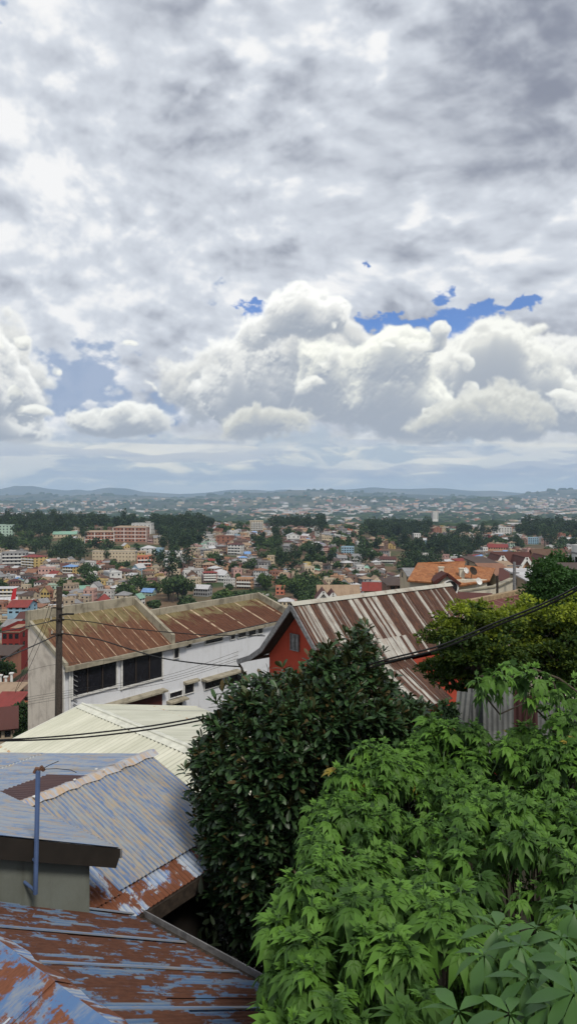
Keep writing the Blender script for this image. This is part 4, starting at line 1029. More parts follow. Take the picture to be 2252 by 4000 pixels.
landmark('peach_block', 'peach three-storey block with white window bands at mid slope', 'building', 922, 990, 2262, 2304, 'peach', 'tan', 'flat', 3, 6, 0, .5, -.25, balc(3), anchor='the peach block')
landmark('grey_warehouse', 'grey warehouse with pale ridged iron roof at the lower middle of the town', 'warehouse', 755, 826, 2286, 2330, 'grey', 'pale iron', 'gable', 2, 6, .3, .7, -.35, anchor='the grey warehouse')
landmark('tower_block', 'cream tower block with orange and turquoise lower walls on the ridge', 'building', 974, 1028, 2036, 2084, 'cream', 'pale iron', 'flat', 6, 5, 0, .6, .1, balc(6), anchor='the cream tower block')
landmark('orange_block', 'bright orange house block below the ridge, blank end wall towards us', 'house', 842, 912, 2096, 2130, 'brick orange', 'maroon', 'flat', 3, 3, 0, .6, -.3, anchor='the bright orange block')
landmark('white_stepped_house', 'tall white house of stepped terraces with a maroon roof', 'house', 888, 952, 2120, 2170, 'white', 'maroon', 'hip', 4, 4, .15, .9, -.25, balc(4), anchor='the stepped white house')
landmark('white_gabled_house', 'white house with steep white gable and red roof wall on the ridge slope', 'house', 1116, 1172, 2082, 2116, 'white', 'pale iron', 'gable_front', 2, 3, .3, .8, .1, balc(2), anchor='the white ridge house')
landmark('turquoise_house', 'turquoise three-storey house with a stepped flat roof', 'house', 1332, 1384, 2138, 2164, 'pale blue', 'pale iron', 'flat', 3, 5, .2, .6, -.1, anchor='the turquoise house')
landmark('school_building', 'long school with white arcades and maroon roof facing the valley', 'school', 1484, 1546, 2174, 2202, 'white', 'maroon', 'gable', 2, 9, .35, .3, -.1, balc(2), anchor='the arcaded school')
landmark('yellow_gabled_house', 'yellow house with a brown hipped gable at the right end of the slope', 'house', 1508, 1548, 2118, 2144, 'yellow', 'rust brown', 'gable_front', 2, 3, .45, .9, -.3, anchor='the yellow gabled house')
landmark('white_cube_house', 'white cube house standing alone before dark woods', 'house', 1610, 1642, 2086, 2112, 'white', 'pale iron', 'flat', 3, 3, 0, .8, .2, anchor='the lone white cube house')
landmark('peach_school', 'wide peach building with red tiled roof beyond the green valley', 'building', 1905, 1984, 2126, 2160, 'peach', 'red', 'gable', 2, 8, .35, .35, -.1, anchor='the wide peach building', D=760)
landmark('white_tower_block', 'white seven-storey tower block far off on the skyline town', 'building', 1686, 1710, 2002, 2028, 'white', 'pale iron', 'flat', 7, 3, 0, .8, .2, anchor='the far white tower block', D=1250)
landmark('brick_ridge_house', 'square orange-brick house with pale attic among ridge trees', 'house', 1688, 1724, 2056, 2086, 'brick orange', 'tan', 'gable_front', 3, 3, .25, .9, .1, anchor='the square brick house')
landmark('white_terrace_block', 'long white stepped block on the right-hand slope', 'building', 1926, 2000, 2062, 2088, 'white', 'pale iron', 'flat', 3, 7, .2, .4, -.15, anchor='the long white stepped block')
landmark('blue_glazed_block', 'pale blue glazed office block on the right-hand slope', 'building', 2062, 2104, 2102, 2126, 'pale blue', 'pale iron', 'flat', 4, 5, 0, .6, -.2, anchor='the pale blue office block')
landmark('red_pyramid_house', 'house with a red pyramid roof just above the stained parapet', 'house', 370, 436, 2322, 2362, 'peach', 'red', 'hip', 1, 3, .7, .9, .3, anchor='the red pyramid roof')
landmark('gabled_villa', 'yellow villa with steep pink gable near the wooden pole', 'house', 158, 202, 2290, 2346, 'yellow', 'clay tile', 'gable_front', 2, 3, .4, .9, -.2, anchor='the steep-gabled yellow villa')
landmark('shop_house', 'yellow balconied shop house cut by the left frame edge, below a red banner', 'house', -20, 58, 2296, 2342, 'yellow', 'pale iron', 'mono', 3, 5, .08, .6, .05, balc(3), anchor='the yellow balconied shop house')
landmark('white_house', 'white gabled house with pale green iron roof above the parapet corner', 'house', 516, 560, 2320, 2366, 'white', 'green', 'gable_front', 2, 3, .35, 1.2, -.35, anchor='the green-roofed white house')
landmark('blue_green_house', 'low house with blue and green painted roofs', 'house', 552, 606, 2300, 2330, 'mint', 'blue', 'gable', 2, 3, .4, .8, -.3, anchor='the blue-roofed mint house')
landmark('pink_cube_house', 'small bright pink cube house at the right end of the parapet', 'house', 1076, 1114, 2294, 2324, 'salmon', 'green', 'flat', 2, 2, 0, .8, -.2, anchor='the bright pink cube house')
landmark('red_roofed_house', 'house with a bright red roof and two white dormers beyond the striped roof', 'house', 1420, 1512, 2278, 2316, 'cream', 'red', 'gable', 1, 4, .6, .5, -.15, D=150, anchor='the red roof with dormers')
landmark('tan_roofed_villa', 'villa with tan tiled roof and two small white front gables', 'house', 1244, 1398, 2290, 2352, 'white', 'tan', 'gable', 2, 5, .5, .5, .05, D=130, anchor='the tan-roofed villa')
landmark('maroon_gabled_house', 'large house with dark maroon roof and white brick gables, right of the orange tiles', 'house', 1934, 2070, 2160, 2246, 'peach', 'maroon', 'gable', 2, 4, .5, .6, -.1, D=112, anchor='the maroon gabled house')
landmark('brown_gabled_house', 'two-gabled house with brown roofs below the skyline at far right', 'house', 2078, 2216, 2148, 2236, 'peach', 'rust brown', 'gable', 2, 4, .5, .6, .2, D=128, anchor='the brown two-gabled house')
def gablet(px, pyt, pyb, wpx, D, wall, nm, lab, trim='white_frame'):
    W = wpx / F * D; z0, z1 = (HY - pyb) / F * D, (HY - pyt) / F * D; x = (px - 1126) / F * D
    t = thing(nm, lab, 'house', (x, D, z0 - 6)); m = MB()
    m.face([V((x - W / 2, D, z0 - 6)), V((x + W / 2, D, z0 - 6)), V((x + W / 2, D, z0)), V((x, D, z1)), V((x - W / 2, D, z0))]); 
    for s in (-1, 1): m.face([V((x + s * W / 2, D, z0 - 6)), V((x + s * W / 2, D + 6, z0 - 6)), V((x + s * W / 2, D + 6, z0)), V((x + s * W / 2, D, z0))])
    m.build('wall', wall, t); m = MB()
    for s in (-1, 1): m.slab([V((x, D - .4, z1 + .1)), V((x + s * (W / 2 + .4), D - .4, z0 - .3)), V((x + s * (W / 2 + .4), D + 6, z0 - .3)), V((x, D + 6, z1 + .1))], .14)
    m.build('roof', RM['maroon'], t); m = MB()
    for s in (-1, 1): m.bar(V((x, D - .45, z1)), V((x + s * (W / 2 + .4), D - .45, z0 - .4)), .1, .4)
    m.build('bargeboard', M[trim], t); m = MB(); m.box(V((x, D - .03, z0 - .6)), X_, Y_, ZUP, W * .22, .08, (z1 - z0) * .5); m.build('window', M['glass'], t)
gablet(1958, 2172, 2215, 52, 107, WM['peach'], 'gabled_wing', 'steep white-trimmed gable wing at the left end of the maroon gabled house')
gablet(2052, 2178, 2216, 40, 107, WM['peach'], 'gabled_wing', 'steep white-trimmed gable wing at the right end of the maroon gabled house')
gablet(2130, 2172, 2216, 60, 120, WM['white'], 'gabled_wing', 'white gable wing before the brown two-gabled house, above the green feathery tree')
gablet(1262, 2310, 2340, 44, 124, WM['white'], 'gabled_wing', 'small white gable at the left end of the tan-roofed villa', )
gablet(1300, 2316, 2340, 34, 124, WM['white'], 'gabled_wing', 'small white gable right of the leftmost white gable of the tan-roofed villa')
def lowblock(px0, px1, pyt, pyb, D, dp, wall, rf, nm, lab, cat='house', yaw=0, rr=.0, style='mono', fl=1, cols=3):
    W = (px1 - px0) / F * D; H = (pyb - pyt) / F * D; w, r, win = kit(W, dp, H * (1 - rr), style, H * rr, fl, cols, 2)
    t = thing(nm, lab, cat, (((px0 + px1) / 2 - 1126) / F * D, D + dp / 2, (HY - pyb) / F * D)); t.rotation_euler = (0, 0, yaw)
    def put(mb, n_, mt, par=t):
        me = mb.mesh(n_); me.materials.append(mt); o = bpy.data.objects.new(n_, me); C.objects.link(o); o.parent = par
    put(w, 'wall', wall); put(r, 'roof', rf)
    for wd in win:
        if wd[0] in (0, 1, 3): g = MB(); win_mb(g, wd); put(g, 'window', M['glass'])
    OCC.append(((px0 + px1) / 2 * D / F - 1126 / F * D, D + dp / 2, W * .5)); return t
L = lowblock
L(2337, 2440, 2182, 2250, 62, 6, WM['white'], RM['grey iron'], 'white_walled_house', 'plain white walled house cut by the right frame edge', style='flat')
L(2290, 2420, 2222, 2290, 55, 5, WM['cream'], RM['dark brown'], 'flat_shed', 'low cream shed with a black flat roof at the right frame edge', 'shed', style='mono', rr=.25)
L(1930, 2010, 2226, 2300, 80, 8, WM['cream'], RM['clay tile'], 'shed', 'low shed with clay-red iron roof between the orange tiles and the grey pole', 'shed', style='mono', rr=.35, yaw=-.1)
L(2006, 2090, 2236, 2310, 74, 7, WM['beige'], RM['maroon'], 'shed', 'low shed with maroon iron roof right of the grey pole', 'shed', style='gable', rr=.5, yaw=-.3)
L(1946, 2008, 2204, 2240, 98, 9, WM['cream'], RM['tan'], 'shed', 'shed with a tan roof below the maroon gabled house', 'shed', style='gable', rr=.5)
L(1828, 1900, 2186, 2230, 105, 9, WM['pale pink'], RM['red'], 'pink_house', 'pink house with red hipped roof behind the orange tiles', style='hip', rr=.4)
L(1878, 1946, 2196, 2240, 92, 9, WM['beige'], RM['dark brown'], 'shed', 'dark flat-roofed shed just behind the orange tiles', 'shed', style='mono', rr=.2)
L(1842, 1924, 2335, 2400, 47, 4, WM['brown brick'], RM['maroon'], 'lean_to', 'little maroon gabled lean-to between the striped roof and the ochre coping', 'shed', style='gable', rr=.75, yaw=-.35)
L(1600, 1700, 2232, 2290, 100, 9, WM['cream'], RM['grey iron'], 'shed', 'grey-roofed shed behind the left end of the orange tiled house', 'shed', style='gable', rr=.3)
L(1520, 1600, 2268, 2310, 120, 10, WM['brown brick'], RM['dark brown'], 'brick_house', 'brown brick house with dark roof left of the orange tiled house', style='hip', rr=.4)
L(2080, 2180, 2250, 2330, 66, 7, WM['beige'], RM['pale iron'], 'shed', 'pale iron roofed shed behind the green feathery tree', 'shed', style='mono', rr=.3)
# the strip of town below, left of the white building
L(8, 78, 2470, 2545, 150, 9, WM['red'], RM['tan'], 'red_shop_house', 'two-storey red shop house under a flat tan slab, left of the white building', style='flat', fl=2, cols=3)
L(66, 130, 2480, 2530, 158, 9, WM['brown brick'], RM['red'], 'red_roofed_cottage', 'cottage with a broad bright red roof, right of the red shop house', style='gable', rr=.7)
L(-60, 30, 2550, 2580, 136, 7, WM['brick orange'], RM['dark brown'], 'brick_row', 'row of low orange brick outhouses above the green garden tree', 'house', style='mono', rr=.3)
L(55, 125, 2640, 2700, 104, 6, WM['peach'], RM['maroon'], 'terrace_house', 'peach terrace house with maroon roof behind the white columns', style='hip', rr=.6)
L(60, 125, 2690, 2745, 92, 4, WM['salmon'], RM['rust brown'], 'orange_house', 'orange house with barred window close to the white building wall', style='mono', rr=.5, cols=2)
L(-40, 50, 2700, 2760, 88, 4, WM['peach'], RM['tan'], 'peach_house', 'peach house with arched porch at the left frame edge', style='mono', rr=.2, cols=4)
L(-50, 30, 2752, 2800, 80, 5, WM['brown brick'], RM['red'], 'red_roofed_store', 'store with rust-red iron roof above the dark bank', style='mono', rr=.7)
L(-90, 16, 2790, 2905, 56, 3.2, WM['beige'], RM['maroon'], 'maroon_roofed_store', 'store with a maroon roof edged in white, lowest at the left frame edge', 'house', style='gable', rr=.42, yaw=.35)
L(10, 60, 2430, 2475, 190, 9, WM['grey'], RM['grey iron'], 'grey_house', 'grey iron-roofed house above the red shop house', style='gable', rr=.35)
L(62, 112, 2400, 2470, 200, 9, WM['grey'], RM['maroon'], 'grey_house', 'tall grey house with maroon roof touching the stained end wall', style='gable', rr=.3, fl=2)
L(30, 106, 2352, 2400, 240, 10, WM['pale blue'], RM['red'], 'blue_grey_house', 'blue-grey house with scalloped red roof near the parapet corner', style='gable', rr=.4, fl=2)
col_t = thing('white_columns', 'row of three tall white concrete columns in the yard left of the white building', 'columns', tuple(P(20, 2700, 96)))
for px, pt_ in ((3, 2640), (24, 2646), (46, 2632)):
    m = MB(); b = P(px, 2702, 96); m.tube([b - ZUP * 1, P(px, pt_, 96)], .17, 8); m.box(P(px, pt_, 96), X_, Y_, ZUP, .5, .5, .15); m.build('column', M['white_frame'], col_t)
m = MB(); m.hexa([P(42, 2344, 330), P(62, 2340, 330), P(62, 2340, 331), P(42, 2344, 331)], [P(52, 2300, 330), P(66, 2296, 330), P(66, 2296, 331), P(52, 2300, 331)])
bn = root_at(m.build('banner', plain('red_cloth', (.45, .02, .025), .7))); bn['label'] = 'tall bright red banner beside the yellow balconied shop house'; bn['category'] = 'banner'

# ---- where woods stand in the picture (by the place their foot is seen)
WOODS = [(60, 2110, 230, 62), (300, 2165, 190, 52), (250, 2050, 330, 34), (700, 2080, 130, 48), (640, 2150, 150, 26), (880, 2190, 50, 14), (460, 2140, 200, 14), (1180, 2062, 120, 14), (1540, 2098, 150, 26), (1700, 2165, 190, 38),
         (2120, 2092, 150, 24), (2090, 2150, 90, 24), (1860, 2090, 90, 10), (620, 2240, 75, 14), (770, 2230, 55, 16), (1060, 2150, 60, 22), (330, 2255, 40, 14), (1180, 2215, 80, 18), (1400, 2215, 70, 16), (1090, 2250, 60, 18),
         (1300, 2240, 60, 12), (560, 2265, 60, 8), (880, 2250, 50, 16), (1600, 2240, 120, 24), (1000, 2130, 40, 14), (1560, 2190, 60, 22), (700, 2300, 60, 14), (1250, 2120, 40, 12), (940, 2225, 50, 12), (1220, 2290, 60, 12)]
def wood(px, py): return any(((px - a) / c) ** 2 + ((py - b) / d) ** 2 < 1 for a, b, c, d in WOODS)
SKY_X = [-80, 0, 106, 110, 418, 536, 1005, 1117, 1138, 1430, 1580, 1600, 1930, 1940, 2260, 2400]
SKY_Y = [2900, 2900, 2900, 2384, 2347, 2388, 2321, 2370, 2358, 2326, 2305, 2225, 2225, 2250, 2250, 2250]
def hidden(px, py): return py > np.interp(px, SKY_X, SKY_Y)
# ---- house kinds
r_ = random.Random(21)
wallw = [('cream', 6), ('white', 8), ('pale pink', 3), ('brick orange', 1.6), ('yellow', 1.2), ('grey', 6), ('brown brick', 5), ('pale blue', .7), ('beige', 7), ('mint', .6), ('salmon', .4), ('peach', 2), ('lilac', .4), ('red', .2)]
roofw = [('rust brown', 6), ('maroon', 2), ('red', .6), ('grey iron', 5), ('pale iron', 3), ('clay tile', 2), ('dark brown', 5), ('green', .5), ('blue', .4), ('tan', 3)]
def pick(r, w): return r.choices([a for a, _ in w], [b for _, b in w])[0]
KINDS = []
for (W, Dp, H, st, rr, fl, co) in [(9, 8, 6, 'gable', 2.2, 2, 3), (7, 8, 6.5, 'gable_front', 2.6, 2, 2), (10, 9, 6, 'hip', 2.0, 2, 4), (8, 8, 8.5, 'flat', 1, 3, 3), (11, 7, 5.5, 'mono', 1.2, 2, 4),
                              (6.5, 6.5, 9, 'flat', 0, 3, 2), (12, 8, 4, 'gable', 2.0, 1, 4), (7, 7, 4, 'mono', 1.0, 1, 2), (10, 8, 8.5, 'hip', 1.8, 3, 4), (7.5, 9, 5.5, 'gable', 2.4, 2, 2), (13, 9, 9, 'flat', 1, 3, 5), (8, 7, 5.5, 'flat', 0, 2, 3)]:
    KINDS.append(dict(size=(W, Dp), H=H, st=st, fl=fl, kit=kit(W, Dp, H, st, rr, fl, co)))
def onemesh(k):      # wall, roof, openings and sills as surface detail of one mesh (too small in the photo to be parts)
    w, r, win = KINDS[k]['kit']; m = MB(); m.v += w.v; m.f += w.f; m.uv += w.uv; m.m += w.m; b = len(m.v)
    m.v += r.v; m.f += [tuple(i + b for i in f) for f in r.f]; m.uv += r.uv; m.m += [1] * len(r.f)
    for wd in win: win_mb(m, wd, 2)
    if KINDS[k]['fl'] > 1 and k % 2 == 0:
        W, Dp = KINDS[k]['size']; m.box(V((0, -Dp / 2 - .5, KINDS[k]['H'] / KINDS[k]['fl'] - .1)), X_, Y_, ZUP, W * .9, 1.0, .15, 3)
    return m
ONE = [onemesh(k) for k in range(len(KINDS))]
ONE_ME = [m.mesh('house') for m in ONE]
for me in ONE_ME:
    for q_ in (WM['cream'], RM['tan'], M['glass'], M['white_frame']): me.materials.append(q_)
SP = []
for k in range(len(KINDS)):
    w, r, win = KINDS[k]['kit']; a, b = w.mesh('wall'), r.mesh('roof'); a.materials.append(WM['cream']); b.materials.append(RM['tan']); ws = []
    for wd in win:
        if wd[0] == 2: continue
        g = MB(); win_mb(g, wd); me = g.mesh('window'); me.materials.append(M['glass']); ws.append(me)
    SP.append((a, b, ws))
def setm(o, i, mt): o.material_slots[i].link = 'OBJECT'; o.material_slots[i].material = mt
spots = []; cell = {}
def free(x, y, rad):
    for (a, b, c) in OCC:
        if abs(a - x) < c + rad and abs(b - y) < c + rad: return False
    ci, cj = int(x // 14), int(y // 14)
    for i in (-1, 0, 1):
        for j in (-1, 0, 1):
            for (a, b, c) in cell.get((ci + i, cj + j), ()):
                if (a - x) ** 2 + (b - y) ** 2 < (c + rad) ** 2: return False
    return True
_n = 34000; _Dv = 180 + rng.random(_n) ** .8 * 1000; _pv = rng.uniform(-60, 2330, _n); _xv = (_pv - 1126) / F * _Dv; _zv = ground(_xv, _Dv); _fv = fbm2(_xv / 60 + 40, _Dv / 60)
for _i in range(_n):
    D, px, x, z = float(_Dv[_i]), float(_pv[_i]), float(_xv[_i]), float(_zv[_i]); py = HY - z / D * F
    if (D < 330 and px > 115) or wood(px, py) or hidden(px, py - 6.5 / D * F): continue
    k = r_.randrange(len(KINDS)); rad = (KINDS[k]['size'][0] + KINDS[k]['size'][1]) / 4 * (.70 if px < 1500 else .82)
    if _fv[_i] > .54: continue
    hh = KINDS[k]['H'] * 1.0 / D * F; hw = rad / D * F
    if any(D < dl and a0 - hw < px < a1 + hw and py - hh < b1 - (b1 - b0) * .22 and py > b0 for (a0, a1, b0, b1, dl) in LMR): continue
    if not free(x, D, rad): continue
    cell.setdefault((int(x // 14), int(D // 14)), []).append((x, D, rad)); spots.append((D, px, py, x, z, k, r_.uniform(-.6, .6) + (0 if r_.random() < .7 else math.pi / 2)))
spots.sort()
near, rest = spots[:246], spots[246:]
print('houses', len(near), len(rest), near[-1][0])
def where(px, py):
    best = min(ANCH, key=lambda a: (a[0] - px) ** 2 + (2.2 * (a[1] - py)) ** 2); dx_, dy_ = px - best[0], (best[1] - py) * 2.2
    far_ = 'just' if math.hypot(dx_, dy_) < 75 else ''
    if abs(dx_) > 2.2 * abs(dy_): rel = 'right of' if dx_ > 0 else 'left of'
    elif abs(dy_) > 2.2 * abs(dx_): rel = 'above' if dy_ > 0 else 'below'
    else: rel = ('above and ' if dy_ > 0 else 'below and ') + ('right of' if dx_ > 0 else 'left of')
    return (far_ + ' ' + rel).strip() + ' ' + best[2]
ORD = ['first', 'second', 'third', 'fourth', 'fifth', 'sixth', 'seventh', 'eighth', 'ninth', 'tenth', 'eleventh', 'twelfth', 'thirteenth', 'fourteenth', 'fifteenth', 'sixteenth', 'seventeenth', 'eighteenth', 'nineteenth', 'twentieth']
def unique(items):           # items: [obj, label, px]; look-alikes are told apart by their order along the slope
    by = {}
    for it in items: by.setdefault(it[1], []).append(it)
    for lab, L_ in by.items():
        L_.sort(key=lambda t: t[2]); head, _, tail = lab.partition(',')
        for i, it in enumerate(L_):
            l_ = lab if len(L_) == 1 else f"{ORD[min(i, 19)]} {head} from left,{tail}"
            for a_, b_ in (('just ', ''), (' above and', ''), (' below and', ''), (' from left', ''), (' of the ', ' of ')):
                if len(l_.split()) > 16 and not (b_ == '' and a_ == ' from left'): l_ = l_.replace(a_, b_, 1)
            it[0]['label'] = l_
items = []
ST = {1: 'one-storey', 2: 'two-storey', 3: 'three-storey'}
for i, (D, px, py, x, z, k, yaw) in enumerate(near):
    wl, rf = pick(r_, wallw), pick(r_, roofw); fl = KINDS[k]['fl']
    if i < 95:
        a, b, ws = SP[k]; t = bpy.data.objects.new('house', None); C.objects.link(t)
        for nm, me, mt in [('wall', a, WM[wl]), ('roof', b, RM[rf])] + [('window', q_, None) for q_ in ws]:
            o = bpy.data.objects.new(nm, me); C.objects.link(o); o.parent = t
            if mt: setm(o, 0, mt)
    else:
        t = bpy.data.objects.new('house', ONE_ME[k]); C.objects.link(t); setm(t, 0, WM[wl]); setm(t, 1, RM[rf]); setm(t, 2, M['glass']); setm(t, 3, M['white_frame'])
    t.location = (x, D, z + .2); t.rotation_euler = (0, 0, yaw); s = r_.uniform(.58, .82); t.scale = (s, s, s * r_.uniform(.85, 1.2))
    t['category'] = 'house'; t['group'] = 'houses packed over the town hillside'
    flat = 'flat-roofed ' if KINDS[k]['st'] == 'flat' else ''
    items.append([t, f"{wl} {ST[fl]} house, {rf} roof, {where(px, py)}" if not flat else f"{flat}{wl} {ST[fl]} house, {where(px, py)}", px])
unique(items)
# ---- the farther houses as one mass
def mass(name, rows, label, cat, mats):
    vs, fs_, ms = [], [], []; nb = 0
    for (mv, mf, mm_, Mx, remap) in rows:
        vs.append(mv @ Mx[:3, :3].T + Mx[:3, 3]); fs_ += [[i + nb for i in f] for f in mf]; ms += [remap.get(q_, q_) for q_ in mm_]; nb += len(mv)
    me = bpy.data.meshes.new(name); me.from_pydata(np.concatenate(vs).tolist(), [], fs_); me.polygons.foreach_set('material_index', ms)
    for q_ in mats: me.materials.append(q_)
    o = bpy.data.objects.new(name, me); C.objects.link(o); o['label'] = label; o['category'] = cat; o['kind'] = 'stuff'; return o
wk, rk = list(WM), list(RM); allm = [WM[k] for k in wk] + [RM[k] for k in rk] + [M['glass'], M['white_frame']]
rows = []; ONE_NP = [(np.array(m.v), m.f, m.m) for m in ONE]
for (D, px, py, x, z, k, yaw) in rest:
    s = r_.uniform(.62, .9); Mx = np.array(Matrix.Translation((x, D, z + .2)) @ Matrix.Rotation(yaw, 4, 'Z') @ Matrix.Diagonal((s, s, s * r_.uniform(.85, 1.15), 1)))
    rows.append((*ONE_NP[k], Mx, {0: wk.index(pick(r_, wallw)), 1: len(wk) + rk.index(pick(r_, roofw)), 2: len(allm) - 2, 3: len(allm) - 1}))
if rows: mass('ridge_houses', rows, 'packed small houses covering the upper slopes and the ridge of the town', 'houses', allm)
# far plain: thousands of plain little houses
rows = []
def lite(W, Dp, H, rr):
    m = MB(); hx, hy = W / 2, Dp / 2; q_ = [(-hx, -hy), (hx, -hy), (hx, hy), (-hx, hy)]
    m.hexa([V((x, y, -3)) for x, y in q_], [V((x, y, H)) for x, y in q_], 0, False)
    m.face([V((-hx, -hy, H)), V((hx, -hy, H)), V((hx, 0, H + rr)), V((-hx, 0, H + rr))], 1); m.face([V((hx, hy, H)), V((-hx, hy, H)), V((-hx, 0, H + rr)), V((hx, 0, H + rr))], 1)
    m.face([V((-hx, -hy, H)), V((-hx, 0, H + rr)), V((-hx, hy, H))], 0); m.face([V((hx, -hy, H)), V((hx, hy, H)), V((hx, 0, H + rr))], 0)
    return (np.array(m.v), m.f, m.m)
LT = [lite(12, 9, 5, 2.5), lite(16, 10, 7, 2), lite(10, 9, 9, .1), lite(22, 12, 6, 2.5), lite(30, 14, 10, 1)]
wf = [('white', 8), ('cream', 5), ('grey', 3), ('beige', 4), ('pale pink', 2), ('peach', 2), ('brick orange', 1.5)]; rf_ = [('pale iron', 5), ('grey iron', 4), ('rust brown', 3), ('clay tile', 3), ('tan', 3), ('red', .6)]
n_ = 0; _n = 40000; _Dv = 1250 * (9000 / 1250) ** (rng.random(_n) ** .85); _pv = rng.uniform(-150, 2400, _n); _xv = (_pv - 1126) / F * _Dv; _zv = ground(_xv, _Dv); _fv = fbm2(_xv / 500 + 9, _Dv / 700)
for _i in range(_n):
    if n_ >= 7500: break
    D, px, x, z = float(_Dv[_i]), float(_pv[_i]), float(_xv[_i]), float(_zv[_i])
    den = _fv[_i]
    if den < .42 and r_.random() < .85: continue
    if px < 1000 and D > 2600 and r_.random() < .6: continue
    if D > 6200 and r_.random() < .6: continue
    n_ += 1; s = r_.uniform(.7, 1.25) * (1 + (D > 3500) * .35)
    Mx = np.array(Matrix.Translation((x, D, z)) @ Matrix.Rotation(r_.uniform(-.7, .7), 4, 'Z') @ Matrix.Diagonal((s, s, s, 1)))
    rows.append((*LT[r_.randrange(5)], Mx, {0: wk.index(pick(r_, wf)), 1: len(wk) + rk.index(pick(r_, rf_))}))
mass('distant_houses', rows, 'sprawl of tiny pale houses across the plain below the mountains', 'houses', allm)

# ================================================================ trees of the town
def cards(pts, size, r, up=.5):
    n = len(pts); a = r.normal(size=(n, 3)); a[:, 2] *= 1 - up * .6; a /= np.linalg.norm(a, axis=1)[:, None]
    b = r.normal(size=(n, 3)); b -= a * (a * b).sum(1)[:, None]; b /= np.linalg.norm(b, axis=1)[:, None]
    s = (size * r.uniform(.6, 1.3, n))[:, None]
    v = np.stack([pts - a * s, pts + b * s * .7 , pts + a * s, pts - b * s * .7], 1).reshape(-1, 3); f = np.arange(n * 4).reshape(-1, 4)
    return v, f
def npmesh(name, v, f, mats, tint=None, mi=None):
    me = bpy.data.meshes.new(name); nv, nf, k = len(v), len(f), f.shape[1]
    me.vertices.add(nv); me.vertices.foreach_set('co', np.ascontiguousarray(v, np.float32).ravel()); me.loops.add(nf * k); me.loops.foreach_set('vertex_index', np.ascontiguousarray(f, np.int32).ravel())
    me.polygons.add(nf); me.polygons.foreach_set('loop_start', np.arange(0, nf * k, k, dtype=np.int32)); me.polygons.foreach_set('loop_total', np.full(nf, k, np.int32))
    if mi is not None: me.polygons.foreach_set('material_index', mi)
    me.update(calc_edges=True)
    if tint is not None: at = me.attributes.new('tint', 'FLOAT', 'FACE'); at.data.foreach_set('value', np.ascontiguousarray(tint, np.float32))
    for m_ in mats: me.materials.append(m_)
    return me
M['town_leaf'] = leaf_mat('town_tree_leaves', (.016, .034, .014), (.06, .10, .034), gloss=.7, spec=.15, trans=.1)
M['town_leaf_b'] = leaf_mat('bright_town_tree_leaves', (.025, .05, .014), (.075, .12, .032), gloss=.7, spec=.15, trans=.1)
M['wood_leaf'] = leaf_mat('dark_woodland_leaves', (.014, .028, .014), (.045, .072, .032), gloss=.75, spec=.1, trans=.05)
def crown_pts(r, H, R, lobes, n, tall=1.0):
    out = []
    cs = [(r.normal(0, R * .38), r.normal(0, R * .38), H * (.5 + .38 * r.random() * tall), R * r.uniform(.38, .62)) for _ in range(lobes)]
    cs.append((0, 0, H * .68, R * .6))
    for (x, y, z, q_) in cs:
        d = r.normal(size=(n // len(cs), 3)); d /= np.linalg.norm(d, axis=1)[:, None]; rad = q_ * r.uniform(.72, 1.05, len(d))[:, None]
        out.append(np.array([x, y, z]) + d * rad * np.array([1, 1, .8 * tall]))
    return np.concatenate(out)
TP = []
for i, (H, R, lb, tall, mt, what) in enumerate([(9, 4.2, 6, 1, 'town_leaf', 'round dark'), (12, 5, 8, 1, 'town_leaf', 'broad dark'), (14, 4, 7, 1.3, 'wood_leaf', 'tall dark'), (7, 3.6, 5, .9, 'town_leaf_b', 'low bright green'),
                               (16, 6.5, 10, 1.1, 'wood_leaf', 'big dark'), (10, 5, 7, .9, 'town_leaf_b', 'spreading green'), (18, 5, 9, 1.4, 'wood_leaf', 'towering dark'), (6, 3.5, 5, .8, 'town_leaf', 'small dark')]):
    r = np.random.default_rng(50 + i); p = crown_pts(r, H, R, lb, 620, tall); v, f = cards(p, .62, r)
    cr = npmesh('crown', v, f, [M[mt]], r.random(len(f))); m = MB(); m.tube([V((0, 0, -2)), V((.2, .1, H * .35)), V((0, .2, H * .7))], [.4, .3, .12], 6); tk = m.mesh('trunk'); tk.materials.append(M['bark']); TP.append((cr, tk, v, f, H, R, what, mt))
tr = random.Random(5); titems = []; tn = []; tcell = []
def try_tree(D, px, kinds, dens_ok):
    x = (px - 1126) / F * D; z = g1(x, D); py = HY - z / D * F; k = tr.choice(kinds)
    if not dens_ok(px, py): return
    if hidden(px, py - TP[k][4] / D * F): return
    hh = TP[k][4] / D * F; hw = TP[k][5] / D * F * 1.1
    for (a0, a1, b0, b1, dl) in LMR:
        if D < dl and a0 - hw < px < a1 + hw and py - hh < b1 - (b1 - b0) * .15 and py > b0: return
    tn.append((D, px, py, x, z, k))
for _ in range(2600):
    D = 330 + tr.random() ** .75 * 900; px = tr.uniform(-40, 2300); try_tree(D, px, [1, 2, 4, 4, 6, 0, 5], wood)
woods_n = list(tn); tn = []
for _ in range(2600):
    D = 200 + tr.random() * 850; px = tr.uniform(-40, 2300)
    if D < 330 and px > 110: continue
    x = (px - 1126) / F * D
    if free(x, D, 2.0) : try_tree(D, px, [0, 0, 1, 3, 3, 5, 7, 7], lambda a, b: not wood(a, b))
